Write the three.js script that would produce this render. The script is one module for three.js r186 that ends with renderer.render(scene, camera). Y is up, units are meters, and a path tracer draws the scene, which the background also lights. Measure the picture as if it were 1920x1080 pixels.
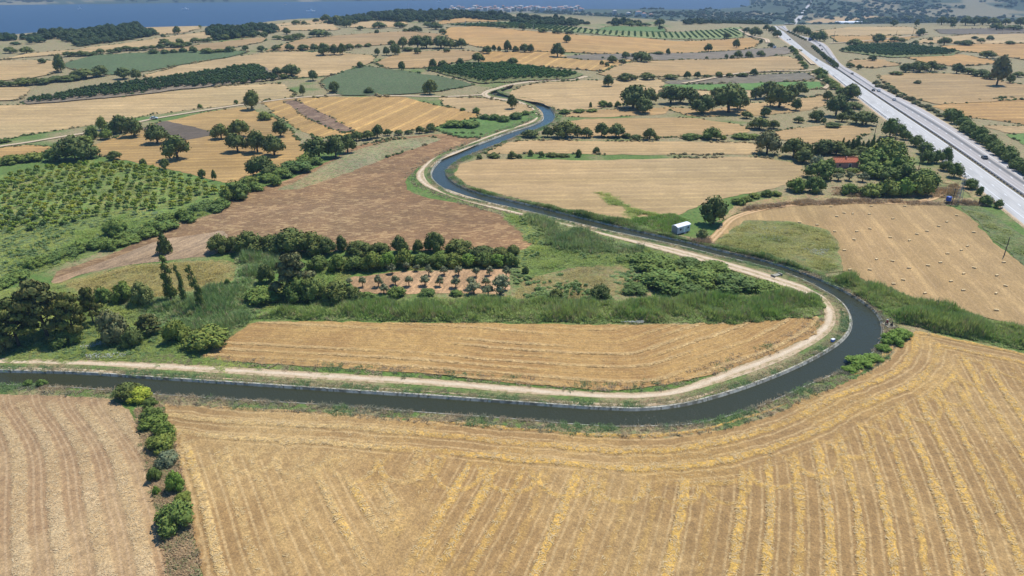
import * as THREE from 'three';
import { Sky } from 'three/addons/objects/Sky.js';
import { mergeGeometries } from 'three/addons/utils/BufferGeometryUtils.js';
import { MarchingCubes } from 'three/addons/objects/MarchingCubes.js';

// ------------------------------------------------------------------ camera, sky, sun, exposure
const EYE = 80, PITCH = Math.atan(580 / 1280);
const scene = new THREE.Scene();
const camera = new THREE.PerspectiveCamera(2 * Math.atan(540 / 1280) * 180 / Math.PI, 16 / 9, 1, 20000);
camera.position.set(0, EYE, 0);
camera.rotation.x = -PITCH;
const renderer = new THREE.WebGLRenderer({ antialias: true });
renderer.toneMapping = THREE.LinearToneMapping;
renderer.toneMappingExposure = 0.93;
renderer.shadowMap.enabled = true;
const SUN = new THREE.Vector3(0.30, 0.86, -0.36).normalize();
const sky = new Sky();
sky.name = 'sky'; sky.scale.setScalar(15000);
sky.userData = { kind: 'structure', label: 'clear pale blue summer sky over the whole landscape', category: 'sky' };
sky.material.uniforms.sunPosition.value.copy(SUN);
sky.material.uniforms.turbidity.value = 3; sky.material.uniforms.rayleigh.value = 1.2; sky.material.uniforms.mieCoefficient.value = 0.004;
sky.material.uniforms.cloudCoverage.value = 0;
scene.add(sky);
scene.environmentIntensity = 0.14;
const sun = new THREE.DirectionalLight(new THREE.Color(1, 0.96, 0.89), 4.8);
sun.position.copy(SUN).multiplyScalar(900); sun.position.z -= 300;
sun.target.position.set(0, 0, -300); sun.castShadow = true; sun.shadow.radius = 1;
Object.assign(sun.shadow.camera, { left: -700, right: 700, top: 700, bottom: -700, near: 10, far: 3000 });
sun.shadow.mapSize.set(4096, 4096);
scene.add(sun, sun.target);
scene.fog = new THREE.FogExp2(new THREE.Color(0.50, 0.70, 0.92), 0.00010);

// ------------------------------------------------------------------ helpers
let seed = 12345;
const rnd = () => { seed = (seed + 0x6d2b79f5) | 0; let t = Math.imul(seed ^ (seed >>> 15), 1 | seed); t = (t + Math.imul(t ^ (t >>> 7), 61 | t)) ^ t; return ((t ^ (t >>> 14)) >>> 0) / 4294967296; };
const rr = (a, b) => a + (b - a) * rnd();
const clamp = (x, a = 0, b = 1) => Math.max(a, Math.min(b, x));
const ss = (a, b, x) => { const t = clamp((x - a) / (b - a)); return t * t * (3 - 2 * t); };
const mix = (a, b, t) => a + (b - a) * t;
const NT = 256, noiseTab = new Float32Array(NT * NT);
for (let i = 0; i < NT * NT; i++) noiseTab[i] = rnd();
function vn(x, y) {
  const xi = Math.floor(x), yi = Math.floor(y); let fx = x - xi, fy = y - yi; fx = fx * fx * (3 - 2 * fx); fy = fy * fy * (3 - 2 * fy);
  const x0 = xi & 255, x1 = (xi + 1) & 255, y0 = (yi & 255) << 8, y1 = ((yi + 1) & 255) << 8;
  const a = noiseTab[y0 + x0], b = noiseTab[y0 + x1], c = noiseTab[y1 + x0], d = noiseTab[y1 + x1];
  return a + (b - a) * fx + (c - a + (a - b - c + d) * fx) * fy;
}
const fbm = (x, y, o = 4) => { let s = 0, a = 0.5, n = 0; for (let i = 0; i < o; i++) { s += a * vn(x, y); n += a; a *= 0.5; x = x * 2.03 + 17.3; y = y * 2.03 + 9.1; } return s / n; };
const interp = (tab, x) => { if (x <= tab[0][0]) return tab[0][1]; for (let i = 1; i < tab.length; i++) if (x < tab[i][0]) { const [x0, y0] = tab[i - 1], [x1, y1] = tab[i]; return mix(y0, y1, ss(0, 1, (x - x0) / (x1 - x0)) * 0.5 + 0.5 * (x - x0) / (x1 - x0)); } return tab[tab.length - 1][1]; };

// relief: flat near the canal, a low ridge towards the strait, a coastal plain and hills far off
const SEA = -55;
const CREST = [[-1.2, 800], [-0.75, 905], [-0.6, 1040], [-0.4, 1130], [-0.27, 1380], [-0.15, 1560], [0, 1560], [0.1, 1480], [0.36, 1300], [0.7, 1380], [1.2, 1400]];
const FARSHORE = [[-1.2, 3900], [-0.7, 4150], [-0.25, 4750], [0, 5300], [0.3, 6500], [0.5, 9000]];
function h0(x, z) {
  const d = -z; if (d < 330) return 0;
  const a = x / d, L = ss(0.3, 0.02, a), dc = interp(CREST, a);
  let h = 12 * L * ss(430, 880, d) + 3.2 * (fbm(x / 260 + 5, z / 260 + 3, 3) - 0.5) * ss(380, 800, d);
  if (d > dc) {
    const t = d - dc, sea = ss(-0.06, -0.16, a);
    const plain = -47 + 5 * (fbm(x / 600, z / 600, 2) - 0.5);
    h = mix(h, mix(plain, -75, sea), ss(0, mix(900, 420, sea), t));
    if (a < 0.36) h = mix(h, -75, ss(3350, 3520, d + 500 * ss(0.25, 0.36, a) * -1) * ss(0.36, 0.3, a));
    const fs = interp(FARSHORE, a);
    if (d > fs - 200 && a < 0.45) h = mix(h, SEA + 2 + (d - fs) * 0.05 + 70 * ss(0, 1200, d - fs) * fbm(x / 500 + 3, z / 500, 4), ss(fs - 120, fs + 40, d));
    const R = ss(0.3, 0.42, a);
    h += R * ss(2300, 5200, d) * (150 + 90 * (fbm(x / 620 + 8, z / 620, 4) - 0.5)) ;
  }
  return h;
}
// a pixel of the 1920 x 1080 photograph as a point on the relief
const sp = Math.sin(PITCH), cp = Math.cos(PITCH);
function G(px, py, lift = 0) {
  const u = (px - 960) / 1280, v = (540 - py) / 1280;
  const dx = u, dy = -sp + v * cp, dz = -cp - v * sp;
  let t0 = 40, t = 40;
  for (let i = 0; i < 4000; i++) {
    t = t0 + Math.max(1, t0 * 0.004);
    if (EYE + dy * t < h0(dx * t, dz * t) + lift) break;
    t0 = t; if (t > 9000) break;
  }
  for (let i = 0; i < 24; i++) { const m = (t0 + t) / 2; if (EYE + dy * m < h0(dx * m, dz * m) + lift) t = m; else t0 = m; }
  const p = new THREE.Vector3(dx * t, EYE + dy * t, dz * t); p.s = 1280 / t; p.dep = Math.atan2(EYE - p.y, Math.hypot(p.x, p.z)); return p;
}
const on = (x, z, lift = 0) => new THREE.Vector3(x, h0(x, z) + lift, z);
const taken = new Map();
const numbered = (n) => { const k = taken.get(n) ?? 0; taken.set(n, k + 1); return k ? n + '_' + String(k).padStart(3, '0') : n; };
function shade(o) { o.traverse((m) => { if (m.isMesh) { m.castShadow = true; m.receiveShadow = true; } }); return o; }
function tag(o, label, category, group, kind) { o.userData.label = label; o.userData.category = category; if (group) o.userData.group = group; if (kind) o.userData.kind = kind; return o; }
function mesh(name, geo, mat, parent) { const m = new THREE.Mesh(geo, mat); m.name = parent && parent !== scene ? name : numbered(name); (parent || scene).add(m); m.castShadow = m.receiveShadow = true; return m; }
function thing(name, p, turn = 0) { const g = new THREE.Group(); g.name = numbered(name); g.position.copy(p); g.rotation.y = turn; scene.add(g); return g; }
const ORD = ['', 'first', 'second', 'third', 'fourth', 'fifth', 'sixth', 'seventh', 'eighth', 'ninth', 'tenth', 'eleventh', 'twelfth', 'thirteenth', 'fourteenth', 'fifteenth', 'sixteenth', 'seventeenth', 'eighteenth', 'nineteenth'];
const TENS = ['', '', 'twenty', 'thirty', 'forty', 'fifty', 'sixty', 'seventy', 'eighty', 'ninety'], TENTH = ['', '', 'twentieth', 'thirtieth', 'fortieth', 'fiftieth', 'sixtieth', 'seventieth', 'eightieth', 'ninetieth'];
const ord = (n) => n < 20 ? ORD[n] : n % 10 ? TENS[n / 10 | 0] + '-' + ORD[n % 10] : TENTH[n / 10 | 0];
const std = (o) => new THREE.MeshStandardMaterial({ roughness: 1, metalness: 0, ...o });
const rgb = (r, g, b) => new THREE.Color().setRGB(r, g, b);
function dataTex(w, h, f, srgb = true, repeat = true) {
  const d = new Uint8Array(w * h * 4), c = [0, 0, 0];
  for (let y = 0, i = 0; y < h; y++) for (let x = 0; x < w; x++, i += 4) { f(x / w, y / h, c); d[i] = clamp(c[0], 0, 255); d[i + 1] = clamp(c[1], 0, 255); d[i + 2] = clamp(c[2], 0, 255); d[i + 3] = 255; }
  const t = new THREE.DataTexture(d, w, h, THREE.RGBAFormat); if (srgb) t.colorSpace = THREE.SRGBColorSpace;
  t.magFilter = THREE.LinearFilter; t.minFilter = THREE.LinearMipmapLinearFilter; t.generateMipmaps = true; t.wrapS = t.wrapT = repeat ? THREE.RepeatWrapping : THREE.ClampToEdgeWrapping; t.needsUpdate = true; return t;
}
// noise that repeats with the unit square (n cells a side)
function tn(u, v, n, m = n) {
  const x = u * n, y = v * m, xi = Math.floor(x), yi = Math.floor(y); let fx = x - xi, fy = y - yi; fx = fx * fx * (3 - 2 * fx); fy = fy * fy * (3 - 2 * fy);
  const g = (i, j) => noiseTab[((((j % m) + m) % m * 57 + m * 31) & 255) * 256 + ((((i % n) + n) % n * 13 + n * 7 + ((j % m) + m) % m * 101) & 255)];
  const a = g(xi, yi), b = g(xi + 1, yi), c = g(xi, yi + 1), d = g(xi + 1, yi + 1);
  return a + (b - a) * fx + (c - a + (a - b - c + d) * fx) * fy;
}
const lerp3 = (c, a, b, t) => { c[0] = mix(a[0], b[0], t); c[1] = mix(a[1], b[1], t); c[2] = mix(a[2], b[2], t); };
const mul3 = (c, k) => { c[0] *= k; c[1] *= k; c[2] *= k; };

function inPoly(P, x, z) { let r = false; for (let i = 0, j = P.length - 1; i < P.length; j = i++) { const a = P[i], b = P[j]; if ((a[1] > z) !== (b[1] > z) && x < (b[0] - a[0]) * (z - a[1]) / (b[1] - a[1]) + a[0]) r = !r; } return r; }
function distLine(P, x, z) { let m = 1e9; for (let i = 1; i < P.length; i++) { const ax = P[i - 1][0], az = P[i - 1][1], bx = P[i][0] - ax, bz = P[i][1] - az; const t = clamp(((x - ax) * bx + (z - az) * bz) / (bx * bx + bz * bz || 1)); const ex = ax + bx * t - x, ez = az + bz * t - z; const q = ex * ex + ez * ez; if (q < m) m = q; } return Math.sqrt(m); }
const toWorld = (px, lift = 0) => px.map(([x, y]) => { const p = G(x, y, lift); return [p.x, p.z]; });
function smoothLine(P, step) { // Catmull-Rom, resampled
  const c = new THREE.CatmullRomCurve3(P.map(([x, z]) => new THREE.Vector3(x, 0, z)), false, 'centripetal'); const n = Math.max(2, Math.round(c.getLength() / step)); return c.getSpacedPoints(n).map((p) => [p.x, p.z]);
}
function roundPoly(P) { // one Chaikin pass, then short uneven edges
  const Q = []; for (let i = 0; i < P.length; i++) { const a = P[i], b = P[(i + 1) % P.length]; Q.push([mix(a[0], b[0], 0.09), mix(a[1], b[1], 0.09)], [mix(a[0], b[0], 0.91), mix(a[1], b[1], 0.91)]); }
  const R = []; for (let i = 0; i < Q.length; i++) {
    const a = Q[i], b = Q[(i + 1) % Q.length], l = Math.hypot(b[0] - a[0], b[1] - a[1]), d = Math.abs(a[1]), st = clamp(d * 0.008, 0.8, 9), n = Math.max(1, Math.round(l / st));
    for (let k = 0; k < n; k++) { const x = mix(a[0], b[0], k / n), z = mix(a[1], b[1], k / n), w = st * 0.55; R.push([x + w * (fbm(x / st / 2.5, z / st / 2.5, 2) - 0.5) * 2, z + w * (fbm(x / st / 2.5 + 40, z / st / 2.5, 2) - 0.5) * 2]); }
  }
  return R;
}
function clipAxis(P, k, lim, keepLess) { const out = []; for (let i = 0; i < P.length; i++) { const a = P[i], b = P[(i + 1) % P.length], ia = keepLess ? a[k] <= lim : a[k] >= lim, ib = keepLess ? b[k] <= lim : b[k] >= lim; if (ia) out.push(a); if (ia !== ib) { const t = (lim - a[k]) / (b[k] - a[k]); const q = [mix(a[0], b[0], t), mix(a[1], b[1], t)]; q[k] = lim; out.push(q); } } return out; }
// a sheet over the relief inside polygon P, on cells of size s
function drape(P, s, lift, uv, tint, bumpFn) {
  const pos = [], uvs = [], col = [], idx = [], key = new Map();
  let x0 = 1e9, x1 = -1e9; for (const p of P) { x0 = Math.min(x0, p[0]); x1 = Math.max(x1, p[0]); }
  const add = (x, z) => { const k = Math.round(x * 500) + ':' + Math.round(z * 500); let i = key.get(k); if (i === undefined) { i = pos.length / 3; key.set(k, i); pos.push(x, h0(x, z) + lift + (bumpFn ? bumpFn(x, z) : 0), z); const t = uv(x, z); uvs.push(t[0], t[1]); const c = tint(x, z); col.push(c[0], c[1], c[2]); } return i; };
  for (let cx = Math.floor(x0 / s); cx * s < x1; cx++) {
    let S = clipAxis(clipAxis(P, 0, cx * s, false), 0, (cx + 1) * s, true); if (S.length < 3) continue;
    let z0 = 1e9, z1 = -1e9; for (const p of S) { z0 = Math.min(z0, p[1]); z1 = Math.max(z1, p[1]); }
    for (let cz = Math.floor(z0 / s); cz * s < z1; cz++) {
      S = clipAxis(S, 1, cz * s, false); if (S.length < 3) break;
      const C = clipAxis(S, 1, (cz + 1) * s, true); if (C.length < 3) continue;
      let A = 0; for (let i = 0; i < C.length; i++) { const a = C[i], b = C[(i + 1) % C.length]; A += a[0] * b[1] - b[0] * a[1]; }
      if (Math.abs(Math.abs(A / 2) - s * s) < s * s * 1e-6) {
        const a = add(cx * s, cz * s), b = add((cx + 1) * s, cz * s), c = add((cx + 1) * s, (cz + 1) * s), d = add(cx * s, (cz + 1) * s); idx.push(a, d, b, b, d, c);
      } else if (Math.abs(A) > 1e-5) {
        const V = C.map(([x, z]) => new THREE.Vector2(x, -z)); if (A > 0) V.reverse();
        const ids = V.map((v) => add(v.x, -v.y)); for (const f of THREE.ShapeUtils.triangulateShape(V, [])) idx.push(ids[f[0]], ids[f[1]], ids[f[2]]);
      }
    }
  }
  const g = new THREE.BufferGeometry(); g.setAttribute('position', new THREE.Float32BufferAttribute(pos, 3)); g.setAttribute('uv', new THREE.Float32BufferAttribute(uvs, 2)); g.setAttribute('color', new THREE.Float32BufferAttribute(col, 3)); g.setIndex(idx); g.computeVertexNormals(); return g;
}
// a strip between two lines of points [x, y, z]
function strip(A, B, vScale = 1, uA = 0, uB = 1) {
  const pos = [], uv = [], idx = []; let l = 0;
  for (let i = 0; i < A.length; i++) { if (i) l += Math.hypot(A[i][0] - A[i - 1][0], A[i][2] - A[i - 1][2]); pos.push(...A[i], ...B[i]); uv.push(uA, l * vScale, uB, l * vScale); if (i) { const k = 2 * i; idx.push(k - 2, k - 1, k, k, k - 1, k + 1); } }
  const g = new THREE.BufferGeometry(); g.setAttribute('position', new THREE.Float32BufferAttribute(pos, 3)); g.setAttribute('uv', new THREE.Float32BufferAttribute(uv, 2)); g.setIndex(idx); g.computeVertexNormals();
  const n = g.attributes.normal; let up = 0; for (let i = 0; i < n.count; i++) up += n.getY(i); if (up < 0) { for (let i = 0; i < idx.length; i += 3) { const t = idx[i]; idx[i] = idx[i + 1]; idx[i + 1] = t; } g.setIndex(idx); g.computeVertexNormals(); } return g;
}
const sideways = (L, off) => L.map((p, i) => { const a = L[Math.max(0, i - 1)], b = L[Math.min(L.length - 1, i + 1)], dx = b[0] - a[0], dz = b[1] - a[1], l = Math.hypot(dx, dz) || 1, o = typeof off === 'function' ? off(i) : off; return [p[0] - dz / l * o, p[1] + dx / l * o]; });
const lifted = (L, y) => L.map(([x, z]) => [x, h0(x, z) + y, z]);
const ribbon = (L, w, y, vs) => strip(lifted(sideways(L, -w / 2), y), lifted(sideways(L, w / 2), y), vs);
// ------------------------------------------------------------------ textures of the ground
// neutral grass / scrub grain (multiplied by the sheet's own colours)
const T = {};
const PN = 1024;
T.grass = dataTex(PN, PN, (u, v, c) => {
  const a = tn(u, v, 256) * 0.5 + tn(u, v, 96) * 0.3 + tn(u, v, 32) * 0.2, b = tn(u + 0.3, v, 40), s = tn(u, v, 500);
  const k = 120 + 150 * (a - 0.5) + 60 * (s - 0.5); c[0] = k * (1.05 + 0.35 * (b - 0.5)); c[1] = k * 1.06; c[2] = k * (0.95 + 0.2 * (b - 0.5)); mul3(c, 1.8);
});
// stubble with straw swaths: 40 m square, rows along v
function stubbleTex(base, swath, pale, per, messy) {
  return dataTex(PN, PN, (u, v, c) => {
    const w = 0.010 * (tn(u, v, 6, 5) - 0.5) + 0.005 * (tn(u + 0.5, v, 13, 24) - 0.5), r = (u + w) * per, f = r - Math.floor(r), row = tn(Math.floor(r) / per + 0.01, 0.5, per, 1);
    const fine = tn(u, v, 512, 320), mid = tn(u, v, 170, 60), big = tn(u, v, 9, 7);
    let sw = ss(0.2, 0.06, Math.abs(f - 0.5) + 0.12 * (tn(u, v, 120, 140) - 0.5)) * (0.25 + 0.75 * row) * ss(0.1, 0.6, tn(u + 0.2, v, per, 6) + messy);
    const tr = (ss(0.06, 0.02, Math.abs(f - 0.2)) + ss(0.06, 0.02, Math.abs(f - 0.8))) * 0.5 * tn(u, v, 60, 9);
    lerp3(c, base, swath, sw * 0.85); const q = tr; c[0] = mix(c[0], pale[0], q); c[1] = mix(c[1], pale[1], q); c[2] = mix(c[2], pale[2], q);
    mul3(c, 0.80 + 0.20 * fine + 0.16 * mid + 0.10 * (big - 0.5));
  });
}
T.pale = stubbleTex([176, 151, 106], [202, 175, 124], [200, 176, 138], 7, 0.25);
T.gold = stubbleTex([170, 136, 82], [206, 169, 102], [202, 170, 118], 7, 0.3);
T.dry = stubbleTex([164, 137, 92], [186, 157, 108], [184, 157, 116], 6, 0.1);
T.plough = dataTex(PN, PN, (u, v, c) => {
  const r = u * 44 + 0.9 * tn(u, v, 20, 12), f = Math.abs(r - Math.floor(r) - 0.5) * 2;
  const fine = tn(u, v, 420), mid = tn(u, v, 110, 70), big = tn(u, v, 8);
  lerp3(c, [122, 94, 68], [152, 121, 90], mid * 0.7 + 0.3 * f);
  const fl = ss(0.56, 0.66, tn(u, v, 64, 26) * 0.5 + 0.3 * tn(u + 0.1, v, 14) + 0.2 * fine) + 0.5 * ss(0.62, 0.7, tn(u + 0.6, v, 190, 90)); c[0] = mix(c[0], 204, fl * 0.5); c[1] = mix(c[1], 174, fl * 0.5); c[2] = mix(c[2], 132, fl * 0.5);
  mul3(c, 0.84 + 0.24 * fine + 0.12 * (big - 0.5));
});
T.bare = dataTex(512, 512, (u, v, c) => { const k = 120 * (0.7 + 0.35 * tn(u, v, 200) + 0.25 * tn(u, v, 60, 14)); c[0] = k * 1.75; c[1] = k * 1.72; c[2] = k * 1.7; });
T.dirt = dataTex(256, 1024, (u, v, c) => {
  const wheel = Math.max(ss(0.16, 0.05, Math.abs(u - 0.27)), ss(0.16, 0.05, Math.abs(u - 0.73))), edge = ss(0.10, 0.0, Math.min(u, 1 - u));
  const f = tn(u, v, 90, 420), m = tn(u, v, 8, 30), g = tn(u + 0.2, v, 14, 70);
  lerp3(c, [192, 164, 126], [222, 200, 168], clamp(0.25 + 0.55 * wheel + 0.5 * (m - 0.5)));
  const gr = clamp(ss(0.55, 0.75, g) * (ss(0.17, 0.05, Math.abs(u - 0.5)) * 0.55 + edge * 0.9) + edge * 0.5 * ss(0.4, 0.6, m)); c[0] = mix(c[0], 128, gr); c[1] = mix(c[1], 118, gr); c[2] = mix(c[2], 70, gr);
  mul3(c, 0.84 + 0.26 * f);
});
T.concrete = dataTex(256, 1024, (u, v, c) => { const k = 188 * (0.76 + 0.18 * tn(u, v, 60, 240) + 0.22 * tn(u, v, 5, 40)); c[0] = k; c[1] = k * 0.965; c[2] = k * 0.86; const j = v * 32 - Math.floor(v * 32); if (j < 0.03) mul3(c, 0.7); const st = ss(0.62, 0.8, tn(u + 0.4, v, 3, 90)); c[0] = mix(c[0], 96, st * 0.6); c[1] = mix(c[1], 90, st * 0.6); c[2] = mix(c[2], 70, st * 0.6); });
T.asphalt = dataTex(512, 1024, (u, v, c) => {
  const f = tn(u, v, 300, 900), m = tn(u, v, 6, 4), p = tn(u, v, 40, 3);
  const k = 200 * (0.86 + 0.14 * f + 0.10 * (m - 0.5) + 0.10 * (p - 0.5)); c[0] = k; c[1] = k * 0.99; c[2] = k * 0.97;
});
// worn darker tyre lines on the older carriageway
T.asphalt2 = dataTex(512, 1024, (u, v, c) => {
  const f = tn(u, v, 300, 900), p = tn(u, v, 30, 3), w = ss(0.13, 0.03, Math.abs(u - 0.52)) * 0.34 + ss(0.06, 0.0, Math.abs(u - 0.30)) * 0.10 + ss(0.05, 0, Math.abs(u - 0.18)) * 0.08;
  const k = 190 * (0.86 + 0.14 * f + 0.10 * (p - 0.5)) * (1 - w); c[0] = k * (1.02 - w * 0.1); c[1] = k * 0.985; c[2] = k * (0.96 + w * 0.08);
});

// ------------------------------------------------------------------ the canal: two banks, going up from the foreground
const BANK = [
  [-260, 690, -260, 708], [-120, 693, -120, 714], [0, 698, 0, 722], [150, 702, 150, 729], [300, 712, 300, 741], [467, 723, 467, 752], [640, 735, 640, 762], [807, 746, 790, 774], [973, 758, 940, 785], [1140, 769, 1130, 800], [1207, 770, 1215, 800],
  [1280, 762, 1300, 795], [1380, 735, 1415, 765], [1480, 697, 1510, 724], [1547, 663, 1590, 690], [1580, 640, 1632, 664], [1595, 620, 1650, 636], [1597, 600, 1652, 610], [1590, 581, 1643, 590], [1573, 563, 1620, 570], [1547, 547, 1587, 550],
  [1513, 529, 1548, 531], [1467, 511, 1500, 512], [1413, 496, 1440, 493], [1347, 480, 1365, 475], [1280, 463, 1293, 457], [1140, 433, 1152, 425], [973, 393, 985, 384], [873, 370, 890, 361], [830, 352, 852, 344], [810, 331, 836, 325],
  [817, 312, 843, 313], [840, 293, 867, 297], [907, 268, 930, 272], [960, 248, 982, 251], [1000, 235, 1024, 236], [1018, 225, 1039, 224], [1016, 211, 1037, 210], [1003, 198, 1024, 197], [973, 188, 992, 188], [935, 181, 950, 180], [920, 176, 932, 172], [930, 170, 940, 167], [950, 165, 958, 161]];
const WATER = -0.35;
const inner = smoothLine(toWorld(BANK.map((b) => [b[0], b[1]]), WATER), 1), outer = smoothLine(toWorld(BANK.map((b) => [b[2], b[3]]), WATER), 1);
const NST = 620, pick = (L, n) => { const len = [0]; for (let i = 1; i < L.length; i++) len.push(len[i - 1] + Math.hypot(L[i][0] - L[i - 1][0], L[i][1] - L[i - 1][1])); const out = []; let k = 0; for (let i = 0; i < n; i++) { const t = len[len.length - 1] * i / (n - 1); while (k < L.length - 2 && len[k + 1] < t) k++; const f = clamp((t - len[k]) / (len[k + 1] - len[k] || 1)); out.push([mix(L[k][0], L[k + 1][0], f), mix(L[k][1], L[k + 1][1], f)]); } return out; };
// stations matched through the traced pairs
const IN = [], OUT = [];
{
  const c1 = new THREE.CatmullRomCurve3(toWorld(BANK.map((b) => [b[0], b[1]]), WATER).map(([x, z]) => new THREE.Vector3(x, 0, z)), false, 'centripetal');
  const c2 = new THREE.CatmullRomCurve3(toWorld(BANK.map((b) => [b[2], b[3]]), WATER).map(([x, z]) => new THREE.Vector3(x, 0, z)), false, 'centripetal');
  const mid = []; for (let i = 0; i <= 4000; i++) { const p = c1.getPoint(i / 4000), q = c2.getPoint(i / 4000); mid.push([p, q]); }
  let acc = 0, last = mid[0]; IN.push([last[0].x, last[0].z]); OUT.push([last[1].x, last[1].z]);
  for (const m of mid) { const l = (m[0].distanceTo(last[0]) + m[1].distanceTo(last[1])) / 2; if (l > 1.6) { IN.push([m[0].x, m[0].z]); OUT.push([m[1].x, m[1].z]); last = m; } }
}
const across = IN.map((p, i) => { const q = OUT[i], l = Math.hypot(q[0] - p[0], q[1] - p[1]) || 1; return [(q[0] - p[0]) / l, (q[1] - p[1]) / l]; });
const atI = (o, y) => IN.map((p, i) => [p[0] + across[i][0] * o, y, p[1] + across[i][1] * o]);
const atO = (o, y) => OUT.map((p, i) => [p[0] - across[i][0] * o, y, p[1] - across[i][1] * o]);
const MID = IN.map((p, i) => [(p[0] + OUT[i][0]) / 2, (p[1] + OUT[i][1]) / 2]);
const HALF = IN.map((p, i) => Math.hypot(p[0] - OUT[i][0], p[1] - OUT[i][1]) / 2);
const hash = new Map(); MID.forEach((p, i) => { const k = Math.floor(p[0] / 20) + ':' + Math.floor(p[1] / 20); if (!hash.has(k)) hash.set(k, []); hash.get(k).push(i); });
function canalGap(x, z) { let m = 1e9; const cx = Math.floor(x / 20), cz = Math.floor(z / 20); for (let a = -1; a <= 1; a++) for (let b = -1; b <= 1; b++) for (const i of hash.get((cx + a) + ':' + (cz + b)) || []) { const d = Math.hypot(MID[i][0] - x, MID[i][1] - z) - HALF[i]; if (d < m) m = d; } return m; }

// ------------------------------------------------------------------ the ground sheet
{
  const rows = [], AM = 1.25, NC = 360; let d = 34; while (d < 640) { rows.push(d); d *= 1.0062; } while (d < 9200) { rows.push(d); d *= 1.022; }
  const split = rows.findIndex((r) => r > 2250);
  const colorAt = (x, z) => {
    const d = -z, a = x / d, m = fbm(x / 55, z / 55, 4), n = fbm(x / 14 + 9, z / 14, 3), q = fbm(x / 160 + 2, z / 120, 3);
    const green = ss(0.38, 0.62, m * 0.6 + n * 0.4 + 0.14 * ss(420, 250, d) - 0.16 * ss(330, 520, d) - 0.12 * ss(0.2, 0.5, a));
    const c = [mix(0.40, 0.155, green), mix(0.31, 0.235, green), mix(0.17, 0.048, green)];
    const far = ss(1250, 1900, d); if (far > 0) { const g = [0.075, 0.10, 0.05], t = [0.34, 0.27, 0.17]; const cellx = Math.floor(x / 170 + 0.8 * vn(x / 200, z / 200)), cellz = Math.floor(z / 240 + 0.8 * vn(x / 220 + 7, z / 200)); const r = vn(cellx * 7.3 + 0.5, cellz * 5.1 + 0.5); const isT = ss(0.62, 0.66, r + 0.25 * ss(0.35, 0.6, a) - 0.06); for (let k = 0; k < 3; k++) c[k] = mix(c[k], mix(g[k] * (0.7 + 0.6 * r), t[k], isT * 0.8), far); }
    return c;
  };
  const build = (r0, r1, name, label, category) => {
    const pos = [], uv = [], col = [], idx = [];
    for (let i = r0; i < r1; i++) for (let j = 0; j <= NC; j++) {
      const t = j / NC * 2 - 1, a = AM * t, x = a * rows[i] + (rows[i] < 90 ? t * 30 : 0), z = -rows[i]; let y = h0(x, z); if (rows[i] < 760 && canalGap(x, z) < 1.3) y -= 2.4;
      pos.push(x, y, z); uv.push(x / 24, z / 24); col.push(...colorAt(x, z)); if (i > r0 && j) { const k = pos.length / 3 - 1, w = NC + 1; idx.push(k - w - 1, k - w, k - 1, k - 1, k - w, k); }
    }
    const g = new THREE.BufferGeometry(); g.setAttribute('position', new THREE.Float32BufferAttribute(pos, 3)); g.setAttribute('uv', new THREE.Float32BufferAttribute(uv, 2)); g.setAttribute('color', new THREE.Float32BufferAttribute(col, 3)); g.setIndex(idx); g.computeVertexNormals();
    return tag(mesh(name, g, std({ map: T.grass, vertexColors: true })), label, category, null, 'structure');
  };
  build(0, split + 1, 'ground', 'rough grassy ground under the fields and hedgerows', 'ground');
  build(split, rows.length, 'hills', 'hazy plain and hills far beyond the fields and across the strait', 'hills');
}
// sea
{
  const g = new THREE.PlaneGeometry(16000, 9600, 1, 1); g.rotateX(-Math.PI / 2);
  const bump = dataTex(512, 512, (u, v, c) => { c[0] = c[1] = c[2] = 255 * (0.6 * tn(u, v, 60, 90) + 0.4 * tn(u, v, 170, 200)); }, false); bump.repeat.set(90, 60);
  const sea = mesh('sea', g, std({ color: rgb(0.006, 0.052, 0.118), roughness: 0.85, bumpMap: bump, bumpScale: 0.8 })); sea.position.set(0, SEA, -5200);
  tag(sea, 'deep blue strait behind the coastal fields', 'sea', null, 'structure');
}
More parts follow.
